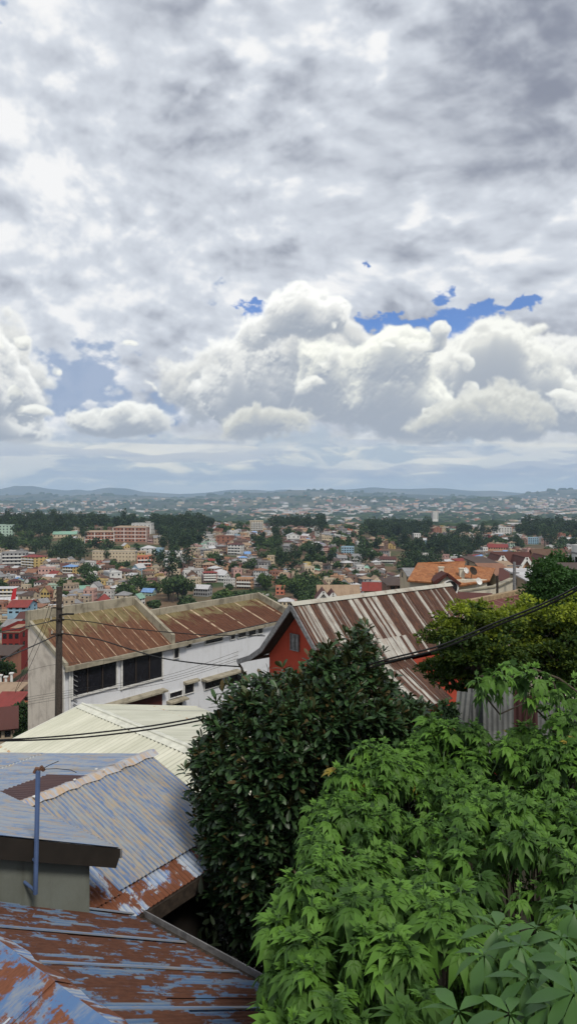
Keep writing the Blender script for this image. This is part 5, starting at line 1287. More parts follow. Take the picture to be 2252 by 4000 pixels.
# skyline trees along the ridge, and tall trees behind the brick institute
for (px, py, k) in [(265, 2050, 4), (290, 2048, 6), (310, 2050, 4), (375, 2050, 4), (400, 2046, 4), (425, 2046, 6), (450, 2046, 4), (475, 2046, 4), (500, 2046, 4), (530, 2046, 4), (560, 2046, 4), (125, 2030, 2), (150, 2052, 4), (170, 2050, 6),
                    (620, 2100, 6), (650, 2096, 4), (640, 2080, 6), (680, 2080, 4), (700, 2090, 6), (720, 2070, 4), (750, 2085, 4), (770, 2090, 6), (1060, 2058, 4), (1085, 2060, 6), (1110, 2056, 4), (1135, 2056, 4), (1160, 2058, 6), (1185, 2056, 4),
                    (1205, 2056, 2), (1228, 2056, 6), (1258, 2060, 6), (1275, 2060, 2), (1440, 2064, 6), (1452, 2064, 4), (1810, 2040, 4), (1825, 2040, 6), (1880, 2046, 4), (1905, 2046, 4), (1930, 2050, 4), (2030, 2060, 4), (2060, 2066, 4)]:
    D = hit(px, py) if hit(px, py) < 1150 else 960; x = (px - 1126) / F * D; woods_n.append((D, px, HY - g1(x, D) / D * F, x, g1(x, D), k))
allt = woods_n + tn; allt.sort(key=lambda t: t[0] / TP[t[5]][4])
neart, restt = allt[:270], allt[270:]
for (D, px, py, x, z, k) in neart:
    cr, tk = TP[k][0], TP[k][1]; t = bpy.data.objects.new('tree', None); C.objects.link(t)
    for nm, me in (('crown', cr), ('trunk', tk)): o = bpy.data.objects.new(nm, me); C.objects.link(o); o.parent = t
    t.location = (x, D, z - .3); t.rotation_euler = (0, 0, tr.uniform(0, 6.28)); s = tr.uniform(.8, 1.2); t.scale = (s, s, s)
    t['category'] = 'tree'; t['group'] = 'trees standing among the town houses'; titems.append([t, f"{TP[k][6]} tree, {where(px, py)}", px])
unique(titems)
vs, fs_, ts, ms = [], [], [], []; nb = 0; lm = ['town_leaf', 'town_leaf_b', 'wood_leaf']
for (D, px, py, x, z, k) in restt:
    v, f = TP[k][2], TP[k][3]; sel = slice(None, None, 2 if D > 650 else 1); a = tr.uniform(0, 6.28); R_ = np.array([[math.cos(a), -math.sin(a), 0], [math.sin(a), math.cos(a), 0], [0, 0, 1]]) * tr.uniform(.8, 1.25)
    vv = v.reshape(-1, 4, 3)[sel]; 
    if D > 650: c_ = vv.mean(1, keepdims=True); vv = c_ + (vv - c_) * 1.4
    vv = vv.reshape(-1, 3) @ R_.T + np.array([x, D, z - .3]); n = len(vv) // 4
    vs.append(vv); fs_.append(np.arange(n * 4).reshape(-1, 4) + nb); nb += n * 4; ts.append(rng.random(n)); ms.append(np.full(n, lm.index(TP[k][7])))
me = npmesh('woodland', np.concatenate(vs), np.concatenate(fs_), [M[q_] for q_ in lm], np.concatenate(ts), np.concatenate(ms)); o = bpy.data.objects.new('woodland', me); C.objects.link(o)
o['label'] = 'dark woodland and hillside greenery closing the gaps between the houses'; o['category'] = 'woodland'; o['kind'] = 'stuff'
# far tree lines on the plain
vs, fs_ = [], []; nb = 0; cube = np.array([(-1, -1, -.2), (1, -1, -.2), (1, 1, -.2), (-1, 1, -.2), (-.6, -.6, .8), (.6, -.6, .8), (.6, .6, .8), (-.6, .6, .8), (0, 0, 1.05)]) ; cf = np.array([(0, 1, 5, 4), (1, 2, 6, 5), (2, 3, 7, 6), (3, 0, 4, 7), (4, 5, 8, 4), (5, 6, 8, 5), (6, 7, 8, 6), (7, 4, 8, 7)])
cf3 = np.array([(0, 1, 5), (0, 5, 4), (1, 2, 6), (1, 6, 5), (2, 3, 7), (2, 7, 6), (3, 0, 4), (3, 4, 7), (4, 5, 8), (5, 6, 8), (6, 7, 8), (7, 4, 8)])
_n = 5200; _Dv = 1150 * (9500 / 1150) ** rng.random(_n); _pv = rng.uniform(-150, 2400, _n); _xv = (_pv - 1126) / F * _Dv; _zv = ground(_xv, _Dv); _fv = fbm2(_xv / 420 + 90, _Dv / 420)
for _i in range(_n):
    D, px, x, z = float(_Dv[_i]), float(_pv[_i]), float(_xv[_i]), float(_zv[_i])
    if _fv[_i] < .44 and tr.random() < .75: continue
    s = tr.uniform(5, 11) * (1 + D / 5000); v = cube * np.array([s * tr.uniform(.8, 2.4), s, s * tr.uniform(.7, 1.2)]) * rng.uniform(.75, 1.25, (9, 1)) + np.array([x, D, z])
    vs.append(v); fs_.append(cf3 + nb); nb += 9
me = npmesh('far_woodland', np.concatenate(vs), np.concatenate(fs_), [M['wood_leaf']], rng.random(sum(len(q_) for q_ in fs_))); o = bpy.data.objects.new('far_woodland', me); C.objects.link(o)
o['label'] = 'faint lines of trees across the far plain and hills'; o['category'] = 'woodland'; o['kind'] = 'stuff'
# ================================================================ poles, cables, sheet fence
pole = thing('utility_pole', 'tall dark wooden utility pole in front of the stained end wall', 'utility pole', tuple(P(230, 2900, 38)))
p0, p1 = P(229, 2900, 38), P(234, 2292, 38); p1.x = p0.x + .05
m = MB(); m.tube([p0 - ZUP * 2, p0, (p0 + p1) / 2, p1], [.21, .20, .17, .145], 10); m.build('pole', M['pole_wood'], pole, smooth=True)
for py, w_ in ((2420, .35), (2474, .3), (2372, .3)):
    m = MB(); z = (HY - py) / F * 38; m.bar(V((p0.x - w_, 37.8, z)), V((p0.x + w_, 37.85, z)), .07, .07); m.build('crossarm', M['dark_wood'], pole)
    for s in (-1, 1): m = MB(); c_ = V((p0.x + s * w_ * .9, 37.8, z + .03)); m.tube([c_, c_ + ZUP * .06, c_ + ZUP * .13], [.05, .035, .045], 8); m.build('insulator', M['ceramic'], pole)
m = MB(); m.tube([V((p0.x + .1, 37.8, (HY - 2400) / F * 38)), V((p0.x + .5, 37.7, (HY - 2395) / F * 38)), V((p0.x + .9, 37.6, (HY - 2394) / F * 38))], .05, 6); m.build('cable_clamp', M['cable'], pole)
def cable(nm, lab, pts, r, n=5, sub=10, cat='cable'):
    P_ = [P(*q_) for q_ in pts]; path = []
    for i in range(len(P_) - 1):
        a, b, c, d = P_[max(i - 1, 0)], P_[i], P_[i + 1], P_[min(i + 2, len(P_) - 1)]
        for k in range(sub):
            t = k / sub; path.append(.5 * ((2 * b) + (c - a) * t + (2 * a - 5 * b + 4 * c - d) * t * t + (3 * b - a - 3 * c + d) * t ** 3))
    path.append(P_[-1]); m = MB(); m.tube(path, r, n); o = m.build(nm, M['cable'], smooth=True); o['label'] = lab; o['category'] = cat; return o
cable('power_cable', 'black cable from the pole sagging right across the rusty roof, upper of two', [(238, 2418, 37.8), (360, 2430, 37), (496, 2453, 36), (720, 2475, 34), (870, 2482, 32.5), (1034, 2484, 31.5)], .022)
cable('power_cable', 'black cable from the pole sagging to the red house eave, lower of two', [(240, 2474, 37.8), (380, 2497, 36.5), (521, 2540, 35), (645, 2573, 33.5), (800, 2594, 32), (935, 2604, 31)], .03)
cable('power_cable', 'black cable running left from the upper arm of the pole', [(232, 2420, 37.8), (120, 2445, 34), (0, 2470, 30), (-60, 2483, 28)], .024)
cable('power_cable', 'black cable running left from the middle arm of the pole', [(230, 2477, 37.8), (108, 2533, 33), (0, 2577, 29), (-60, 2602, 27)], .03)
cable('guy_wire', 'thin stay wire dropping left from the pole top, left one of two', [(214, 2300, 37.9), (170, 2440, 38), (130, 2530, 39), (60, 2700, 40)], .012)
cable('guy_wire', 'thin stay wire dropping left from the pole top, right one of two', [(224, 2300, 37.9), (180, 2455, 38), (110, 2620, 39), (60, 2705, 40)], .012)
cable('telephone_wire', 'thin wire crossing the stained end wall just below its middle', [(108, 2622, 40), (216, 2596, 38), (500, 2570, 37), (800, 2510, 36), (1034, 2452, 34)], .008)
for i, (a, b, c, lab) in enumerate([(2724, 2640, 2545, 'topmost'), (2733, 2650, 2560, 'second'), (2742, 2658, 2572, 'third'), (2752, 2668, 2580, 'lowest')]):
    cable('telephone_wire', f'thin wire strung along the white facade below the windows, {lab} of four', [(108, a, 40), (300, a - 32, 38.5), (640, b, 37), (930, c, 35)], .008)
for dz, lab in ((0, 'upper'), (13, 'lower')):
    cable('overhead_cable', f'thick black overhead cable crossing the whole view over the cream roof, {lab} strand', [(-60, 2893 + dz * .2, 12.5), (140, 2883 + dz * .6, 12.3), (350, 2865 + dz, 12.0), (620, 2831 + dz, 11.6), (880, 2779 + dz, 11.2), (1180, 2692 + dz, 10.8), (1469, 2588 + dz, 10.4), (1711, 2524 + dz, 10), (1926, 2436 + dz, 9.6), (2120, 2358 + dz, 9.2), (2300, 2268 + dz, 8.8)], .0135)
gp = thing('utility_pole', 'grey utility pole right of the orange tiled house', 'utility pole', tuple(P(2007, 2330, 62)))
m = MB(); m.tube([P(2007, 2360, 62), P(2007, 2195, 62)], [.16, .12], 8); m.build('pole', M['grey_wood'], gp, smooth=True)
m = MB(); z = (HY - 2210) / F * 62; x = (2007 - 1126) / F * 62; m.bar(V((x - .6, 62, z)), V((x + .6, 62, z)), .1, .1); m.bar(V((x - .4, 62, z - .6)), V((x + .4, 62, z - .6)), .1, .1); m.build('crossarm', M['grey_wood'], gp)
m = MB(); m.tube([P(1940, 2345, 59), P(1940, 2250, 59)], .1, 8); o = root_at(m.build('fence_post', M['dark_wood'])); o['label'] = 'short dark post standing before the cream yard wall'; o['category'] = 'post'
for (px, py, pt_, lab) in ((1192, 2330, 2312, 'short pale twin chimney pipe among houses above the parapet, left one'), (0, 0, 0, '')):
    if px: pass
# sheet iron fence
fe = thing('sheet_fence', 'patched corrugated iron fence half hidden by leafy branches', 'fence', tuple(P(1950, 2880, 12)))
def fpanel(px0, px1, pyt, pyb, D0, D1, mat, tilt=0.0, seed=1, jag=False, pitch=.085):
    a, b = P(px0, pyb, D0), P(px1, pyb, D1); b.z = a.z; u = (b - a).normalized(); up = V((tilt, .05, 1)).normalized(); H = (pyb - pyt) / F * D0; Lh = (b - a).length
    m = MB(); m.corr(a, u, up, [(0, -.5), (Lh, -.5), (Lh, H), (0, H)], pitch=pitch, amp=.013, seg=6, lap=9, seed=seed)
    if jag:
        for k in range(5): x = Lh * (k + .3) / 5; m.corr(a + V((0, -.012, 0)), u, up, [(x, H), (x + Lh * .12, H), (x + Lh * .05, H + .17 + .06 * (k % 2))], pitch=pitch, amp=.012, seed=seed + k)
    m.build('sheet', M[mat], fe)
fpanel(1768, 1832, 2700, 2850, 12.1, 12.0, 'galv', .12, 1); fpanel(1828, 1890, 2690, 2850, 12.2, 12.1, 'galv', 0, 2); fpanel(1885, 2006, 2686, 2850, 12.0, 12.0, 'galv', 0, 3)
fpanel(2004, 2100, 2715, 2850, 12.05, 12.0, 'maroon', 0, 4, True); fpanel(2095, 2180, 2735, 2850, 12.1, 12.2, 'galv', 0, 6); fpanel(2178, 2300, 2745, 2850, 12.1, 12.3, 'galv', 0, 7)

# ================================================================ plants near the camera
def tmpl(rows, fold=.25, droop=0.0, lift=0.0):
    """leaf along +Y: rows of (y, half width); returns verts, quads"""
    v, f = [], []
    for (y, w) in rows:
        z = -droop * y * y + lift * y; v += [(-w, y, z + fold * w), (0, y, z), (w, y, z + fold * w)]
    for i in range(len(rows) - 1):
        a = i * 3; f += [(a, a + 1, a + 4, a + 3), (a + 1, a + 2, a + 5, a + 4)]
    return np.array(v, float), np.array(f)
def frames(d, r, roll=.35):
    """rotation matrices whose Y is d and whose Z leans up"""
    y = d / np.linalg.norm(d, axis=1)[:, None]; z = np.array([0, 0, 1.0]) + r.normal(size=(len(d), 3)) * roll
    x = np.cross(y, z); n = np.linalg.norm(x, axis=1)[:, None]; x = x / np.maximum(n, 1e-6); z = np.cross(x, y)
    return np.stack([x, y, z], 2)
def stamp(tp, R, pos, sc):
    v, f = tp; k = len(pos); vv = np.einsum('kij,nj->kni', R, v) * sc[:, None, None] + pos[:, None, :]
    return vv.reshape(-1, 3), (f[None] + (np.arange(k) * len(v))[:, None, None]).reshape(-1, 4)
def merge(parts):
    vs, fs_, ts, nb = [], [], [], 0
    for v, f, t in parts: vs.append(v); fs_.append(f + nb); ts.append(t); nb += len(v)
    return np.concatenate(vs), np.concatenate(fs_), np.concatenate(ts)
def inside(px, py, poly):
    c = np.zeros(len(px), bool); n = len(poly)
    for i in range(n):
        (x0, y0), (x1, y1) = poly[i], poly[(i + 1) % n]
        if y0 == y1: continue
        k = ((y0 > py) != (y1 > py)) & (px < (x1 - x0) * (py - y0) / (y1 - y0) + x0); c ^= k
    return c
def edge(px, py, poly):
    d = np.full(len(px), 1e9)
    for i in range(len(poly)):
        a, b = np.array(poly[i], float), np.array(poly[(i + 1) % len(poly)], float); ab = b - a
        t = np.clip(((px - a[0]) * ab[0] + (py - a[1]) * ab[1]) / (ab @ ab), 0, 1); d = np.minimum(d, np.hypot(px - a[0] - t * ab[0], py - a[1] - t * ab[1]))
    return d
def volume(poly, D, th, n, r, reach=260., front=.35):
    """points filling a crown whose outline is the polygon seen at distance D; th metres deep"""
    P0 = np.array(poly, float); lo, hi = P0.min(0), P0.max(0); out = []
    while sum(len(o) for o in out) < n:
        q_ = r.uniform(lo, hi, (n * 3, 2)); q_ = q_[inside(q_[:, 0], q_[:, 1], poly)]; out.append(q_)
    q_ = np.concatenate(out)[:n]; e = np.sqrt(np.clip(edge(q_[:, 0], q_[:, 1], poly) / reach, 0.01, 1))
    u = np.where(r.random(n) < front, -r.uniform(.75, 1.0, n), r.uniform(-1, 1, n)); Dd = D + u * th * e
    pos = np.stack([(q_[:, 0] - 1126) / F * Dd, Dd, (HY - q_[:, 1]) / F * Dd], 1); return pos, q_, u
def obj_from(parts, name, mats, parent):
    v, f, t = merge(parts); me = npmesh(name, v - np.array(parent.location), f, mats, t); o = bpy.data.objects.new(name, me); C.objects.link(o); o.parent = parent; return o
GA = 2.39996
# ---- glossy dark tree
r = np.random.default_rng(77)
T1 = [(895, 2720), (930, 2650), (985, 2665), (1045, 2640), (1130, 2630), (1190, 2640), (1225, 2570), (1270, 2520), (1330, 2545), (1365, 2475), (1405, 2458), (1450, 2490), (1480, 2590), (1535, 2650), (1590, 2715), (1660, 2752), (1740, 2780), (1790, 2830), (1740, 2880), (1600, 2930), (1500, 2960),
      (1480, 3000), (1380, 3150), (1220, 3400), (1130, 3500), (1100, 3720), (980, 3760), (890, 3650), (810, 3450), (785, 3330), (755, 3150), (728, 3060), (740, 2960), (750, 2910), (815, 2870), (790, 2820), (872, 2780), (862, 2700)]
dt = thing('glossy_tree', 'large dark glossy-leaved tree with bronze shoots, between the red house and the blue roof', 'tree', tuple(P(1180, 4300, 11.3)))
pos, q_, u = volume(T1, 11.2, 1.7, 2750, r)
# let the outline break up: lumps push in and out
keep = (fbm2(q_[:, 0] / 75, q_[:, 1] / 75, 3) + edge(q_[:, 0], q_[:, 1], T1) / 260 > .45); pos = pos[keep]; q_ = q_[keep]
sp = []                       # sprigs that stand out of the outline
for i in range(len(T1)):
    a_, b_ = np.array(T1[i], float), np.array(T1[(i + 1) % len(T1)], float); L_ = np.linalg.norm(b_ - a_); nrm = np.array([b_[1] - a_[1], -(b_[0] - a_[0])]) / L_
    for k in range(int(L_ / 26)):
        c_ = a_ + (b_ - a_) * r.random(); out = r.uniform(-34, 22) * (1 if c_[1] < 3350 else .5)
        for s_ in range(2): w_ = c_ + nrm * (out - 34 * s_) + r.normal(size=2) * 7; sp.append(np.array(P(w_[0], w_[1], 11.2 + r.uniform(-.5, .5))))
pos = np.concatenate([pos, np.array(sp)])
cen = np.array(P(1200, 3050, 11.4)); ax = pos - cen; ax[:, 2] *= .6; ax /= np.linalg.norm(ax, axis=1)[:, None]; ax = ax * .8 + np.array([0, -.15, .75]) + r.normal(size=ax.shape) * .35; ax /= np.linalg.norm(ax, axis=1)[:, None]
LF = [tmpl([(0, .012), (.25, .10), (.6, .175), (.85, .15), (1.0, .03)], .28, d, l) for d, l in ((.15, .05), (.35, .1), (.05, 0))]
parts = []; tw = []
nl = 9
for j in range(nl):
    a = j * GA + r.uniform(0, 6.28, len(pos)); tilt = .45 + .13 * j + r.normal(size=len(pos)) * .15
    e1 = np.cross(ax, np.array([.3, .2, .9])); e1 /= np.linalg.norm(e1, axis=1)[:, None]; e2 = np.cross(ax, e1)
    d = ax * np.cos(tilt)[:, None] + (e1 * np.cos(a)[:, None] + e2 * np.sin(a)[:, None]) * np.sin(tilt)[:, None]
    sc = r.uniform(.13, .20, len(pos)) * (1 if j > 1 else .75); R = frames(d, r, .3)
    v, f = stamp(LF[j % 3], R, pos - ax * (.012 * j), sc); t = r.random(len(pos)) * (.88 if j > 2 else .95); t = np.where((j < 3) & (r.random(len(pos)) < .14), .99, t)
    parts.append((v, f, np.repeat(t, 8)))
M['glossy_leaf'] = leaf_mat('glossy_dark_leaves', (.010, .026, .010), (.042, .088, .030), (.080, .058, .022), gloss=.40, spec=.35, trans=.14, under=(.045, .050, .020, 1))
obj_from(parts, 'crown', [M['glossy_leaf']], dt)
m = MB(); b0 = P(1180, 4300, 11.3); hub = P(1180, 3500, 11.4); m.tube([b0, P(1150, 3900, 11.3), hub], [.22, .17, .14], 8)
rr = random.Random(3)
for k in range(0, len(pos), 26):
    e = V(pos[k]); mid = hub.lerp(e, .5) + V((rr.uniform(-.2, .2), rr.uniform(-.2, .2), -.15)); m.tube([hub, mid, e], [.06, .03, .010], 5)
m.build('trunk', M['bark'], dt)
# ---- thicket with lobed leaves
def lobed(droop, seed, nl=5):
    rr = np.random.default_rng(seed); vs, fs_, nb = [], [], 0
    for a, L_, w in ((0, 1.0, .20), (.62, .80, .165), (-.62, .80, .165), (1.28, .52, .13), (-1.28, .52, .13))[:nl]:
        L_ *= rr.uniform(.9, 1.1); v, f = tmpl([(0.0, .08), (L_ * .34, w * 1.0), (L_ * .60, w * .86), (L_ * .82, w * .40), (L_, .004)], .35)
        c, s = math.cos(a), math.sin(a); v = v @ np.array([[c, s, 0], [-s, c, 0], [0, 0, 1]]).T
        v[:, 2] -= droop * (v[:, 0] ** 2 + v[:, 1] ** 2); vs.append(v); fs_.append(f + nb); nb += len(v)
    return np.concatenate(vs), np.concatenate(fs_)
LB = [lobed(.25, 1), lobed(.5, 2), lobed(.8, 3), lobed(1.1, 4)]
def shoots(base, r, size, nleaf=8, lean=.25, tintb=0.0, bigf=1.0):
    """leafy shoots: leaves spiral down a stem; young ones upright, old ones drooping"""
    n = len(base); parts = []; ax = np.array([0, 0, 1.0]) + r.normal(size=(n, 3)) * lean; ax /= np.linalg.norm(ax, axis=1)[:, None]
    ph = r.uniform(0, 6.28, n); tv = r.uniform(0, .8, n); big = r.uniform(.75, 1.25, n) * bigf
    for j in range(nleaf):
        a = ph + j * GA; k = j / nleaf; el = 1.15 - 1.65 * k + r.normal(size=n) * .2
        d = np.stack([np.cos(a) * np.cos(el), np.sin(a) * np.cos(el), np.sin(el)], 1); L_ = size * big * (.35 + .85 * min(1, k * 1.9)) * r.uniform(.8, 1.15, n)
        st = base - ax * (.03 + size * 1.1 * k)[..., None] if np.ndim(k) else base - ax * (.02 + size * 1.2 * k)
        root = st + d * (L_ * .30)[:, None]; dd = d + np.array([0, 0, -.30 - .12 * k])
        R = frames(dd, r, .30); w = min(2, int(k * 3 + r.integers(0, 2))); v, f = stamp(LB[w], R, root, L_)
        t = np.clip(tv * .55 + r.random(n) * .3 + (1 - k) * .14 + tintb, 0, .89); t = np.where((r.random(n) < .004) & (base[:, 1] > 6), .99, t)
        parts.append((v, f, np.repeat(t, len(LB[w][1]))))
        # leaf stalk as a slim folded strip
        q0, q1 = st, root; wd = np.cross(d, np.array([0, 0, 1.0])); wd /= np.maximum(np.linalg.norm(wd, axis=1)[:, None], 1e-6); wd *= .004
        sv_ = np.stack([q0 - wd, q0 + wd, q1 + wd, q1 - wd], 1).reshape(-1, 3); parts.append((sv_, np.arange(4 * n).reshape(-1, 4), t))
    low = base - ax * (size * 3.4); wd = np.array([.006, 0, 0]); sv_ = np.stack([base - wd, base + wd, low + wd, low - wd], 1).reshape(-1, 3); parts.append((sv_, np.arange(4 * n).reshape(-1, 4), np.full(n, .3)))
    return parts
r = np.random.default_rng(99)
def top(x, y): return -2.62 - .060 * (y - 3.5) + (fbm2(x * 1.1 + 5, y * 1.1, 3) - .45) * 1.0 + np.clip((y - 7.2) / 2.5, 0, 1) * np.clip(x / 3.5, 0, 1) * .12
def left_edge(y): return np.interp(y, [3.2, 3.9, 4.5, 5.5, 6.3, 7.07, 8.0, 8.6, 9.1, 9.6], [-.26, -.24, -.16, -.09, -.03, .16, .36, .7, 1.2, 1.7])
base = []
for lay, n in ((0, 1560), (.30, 430), (.65, 320)):
    y = 3.1 + (r.random(n) ** 1.0) * 6.4; le = left_edge(y); x = le + r.random(n) * (6.2 - le); base.append(np.stack([x, y, top(x, y) - lay + r.normal(size=n) * .06], 1))
y = 3.2 + r.random(300) * 4.6; x = left_edge(y) + r.random(300) * .22; base.append(np.stack([x, y, top(x, y) - r.random(300) * 1.9], 1))
base = np.concatenate(base); hl = fbm2(base[:, 0] * 2.6 + 30, base[:, 1] * 2.6, 3); base = base[(hl < .56) | (r.random(len(base)) < .25)]; g_ = base[:, 0] - left_edge(base[:, 1])
base[:, 2] -= np.clip(.35 - g_, 0, .35) * 1.0
th_ = thing('lobed_leaf_thicket', 'broad thicket of fresh green lobed leaves filling the bottom right', 'thicket', (2, 6, -5))
M['lobed_leaf'] = leaf_mat('lobed_green_leaves', (.022, .060, .011), (.105, .225, .030), (.26, .20, .03), gloss=.55, spec=.25, trans=.22, under=(.06, .12, .04, 1))
obj_from(shoots(base, r, .134, 10, bigf=.62 + .66 * fbm2(base[:, 0] * .8 + 60, base[:, 1] * .8, 3)), 'leaves', [M['lobed_leaf']], th_)
m = MB()
for k in range(0, min(900, len(base)), 6):
    b = V(base[k]); m.tube([b - ZUP * .1, b + V((rr.uniform(-.1, .1), rr.uniform(-.1, .1), -1.2)), b + V((0, 0, -3.2))], [.008, .012, .016], 5)
m.build('stems', M['bark'], th_)
# ---- plant with broad palmate leaves at the lower right
pl = thing('palmate_plant', 'plant with large seven-fingered palmate leaves at the lower right corner', 'plant', tuple(P(2050, 4200, 3.2)))
r = np.random.default_rng(12); EL = [tmpl([(0, .01), (.18, .09), (.45, .19), (.72, .155), (.9, .06), (1, .004)], .22, d) for d in (.25, .5)]
M['palmate_leaf'] = leaf_mat('palmate_leaves', (.035, .085, .030), (.066, .148, .036), gloss=.5, spec=.3, trans=.2, under=(.08, .14, .05, 1))
hubs = [(2092, 3625, 3.32), (1889, 3730, 3.2), (2028, 3693, 3.15), (2061, 3824, 2.98), (2208, 3753, 2.95), (1789, 3950, 2.95), (2190, 3662, 3.2), (1990, 3960, 2.8), (2150, 3930, 2.8), (2240, 3560, 3.6), (2240, 3880, 2.75), (1940, 3620, 3.5)]
for (px, py, D) in hubs:
    c = P(px, py, D); n = 7; a0 = r.uniform(0, 6.28); k = np.arange(n); a = a0 + k * .86 + r.normal(size=n) * .1
    tl = V((r.uniform(-.25, .25), -.45 + r.uniform(-.2, .2), 1)).normalized(); e1 = np.array(tl.cross(V((0, 1, .1))).normalized()); e2 = np.cross(np.array(tl), e1)
    d = (np.cos(a)[:, None] * e1 + np.sin(a)[:, None] * e2) + np.array([0, 0, -.38]); R = frames(d, r, .15); R2 = R
    v, f = stamp(EL[int(r.integers(0, 2))], R2, np.repeat(np.array(c)[None], n, 0) + d * .01, r.uniform(.13, .18, n)); t = r.random(n) * .4 + .3
    me = npmesh('leaf', v - np.array(pl.location), f, [M['palmate_leaf']], np.repeat(t, 10)); o = bpy.data.objects.new('leaf', me); C.objects.link(o); o.parent = pl
    s_ = MB(); s_.tube([c, c + V((.01, .06, -.12)), V((c.x * .9 + .1, c.y + .1, c.z - .6))], .0045, 5); o2_ = s_.build('stalk', M['lobed_leaf'], o)
    o2_.data.transform(Matrix.Translation((0, 0, 0)))
# ---- arching leafy branches before the fence
r = np.random.default_rng(31)
ab = thing('arching_shrub', 'shrub with long arching branches and drooping lobed leaves before the sheet fence', 'shrub', tuple(P(2180, 2900, 9)))
tips = [(1850, 2625), (1880, 2650), (1935, 2620), (1960, 2600), (1990, 2588), (2030, 2590), (2060, 2600), (2090, 2602), (2000, 2640), (1900, 2670), (1945, 2660), (2080, 2640), (2120, 2640), (2150, 2655), (2100, 2700), (2060, 2690), (2180, 2690), (2210, 2670), (2240, 2700), (2200, 2740), (2150, 2740),
        (2240, 2770), (2180, 2800), (2220, 2840), (2130, 2790), (2060, 2820), (1880, 2860), (2100, 2850), (2250, 2880), (2180, 2880), (2240, 2640), (2270, 2720), (2260, 2810)]
bs = np.array([np.array(P(a + r.uniform(-8, 8), b, 9 + r.uniform(-.6, .5))) for a, b in tips for _ in range(1)]); M['arch_leaf'] = M['lobed_leaf']
obj_from(shoots(bs, r, .135, 7, .4), 'leaves', [M['lobed_leaf']], ab)
for pth in [[(1870, 2640), (1960, 2650), (2020, 2640), (2090, 2660), (2160, 2720), (2200, 2860)], [(1860, 2680), (1950, 2790), (2060, 2740), (2120, 2800), (2200, 2900)], [(2150, 2650), (2190, 2740), (2260, 2800), (2290, 2900)], [(2080, 2612), (2180, 2650), (2250, 2700), (2290, 2780)]]:
    m = MB(); m.tube([P(a, b, 9.1) for a, b in pth], [.012] * (len(pth) - 1) + [.02], 6); m.build('branch', M['bark'], ab)
# ---- tufted yellow-green trees
TL = [tmpl([(0, .05), (.4, .26), (.8, .2), (1, .02)], .2, .2)]
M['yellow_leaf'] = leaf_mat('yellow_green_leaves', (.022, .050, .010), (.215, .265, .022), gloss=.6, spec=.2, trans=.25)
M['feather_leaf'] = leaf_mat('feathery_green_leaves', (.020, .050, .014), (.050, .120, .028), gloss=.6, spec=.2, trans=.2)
M['shrub_leaf'] = leaf_mat('dull_green_shrub_leaves', (.014, .032, .012), (.045, .085, .026), gloss=.6, spec=.2, trans=.15)
def tufted(name, label, cat, poly, D, th, ntuft, nper, rad, ls, mat, seed, trunk, ytop=True, reach=200., inner=4000, domes=0, R=.5):
    r = np.random.default_rng(seed); t = thing(name, label, cat, trunk); pos, q_, u = volume(poly, D, th, ntuft, r, reach, .55)
    msk = lambda q: fbm2(q[:, 0] / 75 + seed, q[:, 1] / 60, 3) + edge(q[:, 0], q[:, 1], poly) / (reach * 1.4) > .53
    ok = msk(q_); pos, q_ = pos[ok], q_[ok]; n = len(pos); dz_ = None
    if domes:
        c_ = pos[r.integers(0, n, domes)]; ci = r.integers(0, domes, n); dd_ = r.normal(size=(n, 3)); dd_[:, 2] = np.abs(dd_[:, 2]) + .1; dd_ /= np.linalg.norm(dd_, axis=1)[:, None]
        pos = c_[ci] + dd_ * R * r.uniform(.7, 1.25, domes)[ci][:, None] * np.array([1, 1, .55]); dz_ = dd_[:, 2]; q_ = np.stack([pos[:, 0] / pos[:, 1] * F + 1126, HY - pos[:, 2] / pos[:, 1] * F], 1)
    d = r.normal(size=(n, nper, 3)); d[..., 2] = np.abs(d[..., 2]) * .8 + .05; d /= np.linalg.norm(d, axis=2)[..., None]; R_ = rad * r.uniform(.6, 1.2, (n, 1, 1))
    pp = (pos[:, None] + d * R_ * r.uniform(.6, 1, (n, nper, 1)) * np.array([1, 1, .6])).reshape(-1, 3); dd = (d + r.normal(size=d.shape) * .5).reshape(-1, 3)
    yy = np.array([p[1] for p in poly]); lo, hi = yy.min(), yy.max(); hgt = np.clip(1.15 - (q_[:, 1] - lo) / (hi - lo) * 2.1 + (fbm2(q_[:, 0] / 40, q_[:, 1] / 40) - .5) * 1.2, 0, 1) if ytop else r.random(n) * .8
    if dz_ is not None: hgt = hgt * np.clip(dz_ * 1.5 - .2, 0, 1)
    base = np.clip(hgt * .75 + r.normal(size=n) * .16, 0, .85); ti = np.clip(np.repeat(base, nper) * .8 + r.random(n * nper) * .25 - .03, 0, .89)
    sc = ls * r.uniform(.6, 1.3, n * nper); parts = []; v, f = stamp(TL[0], frames(dd, r, .6), pp, sc); parts.append((v, f, np.repeat(ti, 6)))
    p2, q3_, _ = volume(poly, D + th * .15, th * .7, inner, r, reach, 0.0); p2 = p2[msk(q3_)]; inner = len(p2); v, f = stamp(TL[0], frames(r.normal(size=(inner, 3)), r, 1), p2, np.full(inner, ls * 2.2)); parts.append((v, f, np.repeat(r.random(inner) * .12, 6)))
    obj_from(parts, 'crown', [M[mat]], t)
    m = MB(); g0 = V(trunk); hb = V(pos.mean(0)) - ZUP * .3; m.tube([g0, g0.lerp(hb, .6), hb], [.16, .12, .09], 7); rr = random.Random(seed)
    for k in range(0, n, max(1, n // 22)): e = V(pos[k]); m.tube([hb, hb.lerp(e, .5) - ZUP * .15, e], [.045, .025, .008], 5)
    m.build('trunk', M['bark'], t); return t
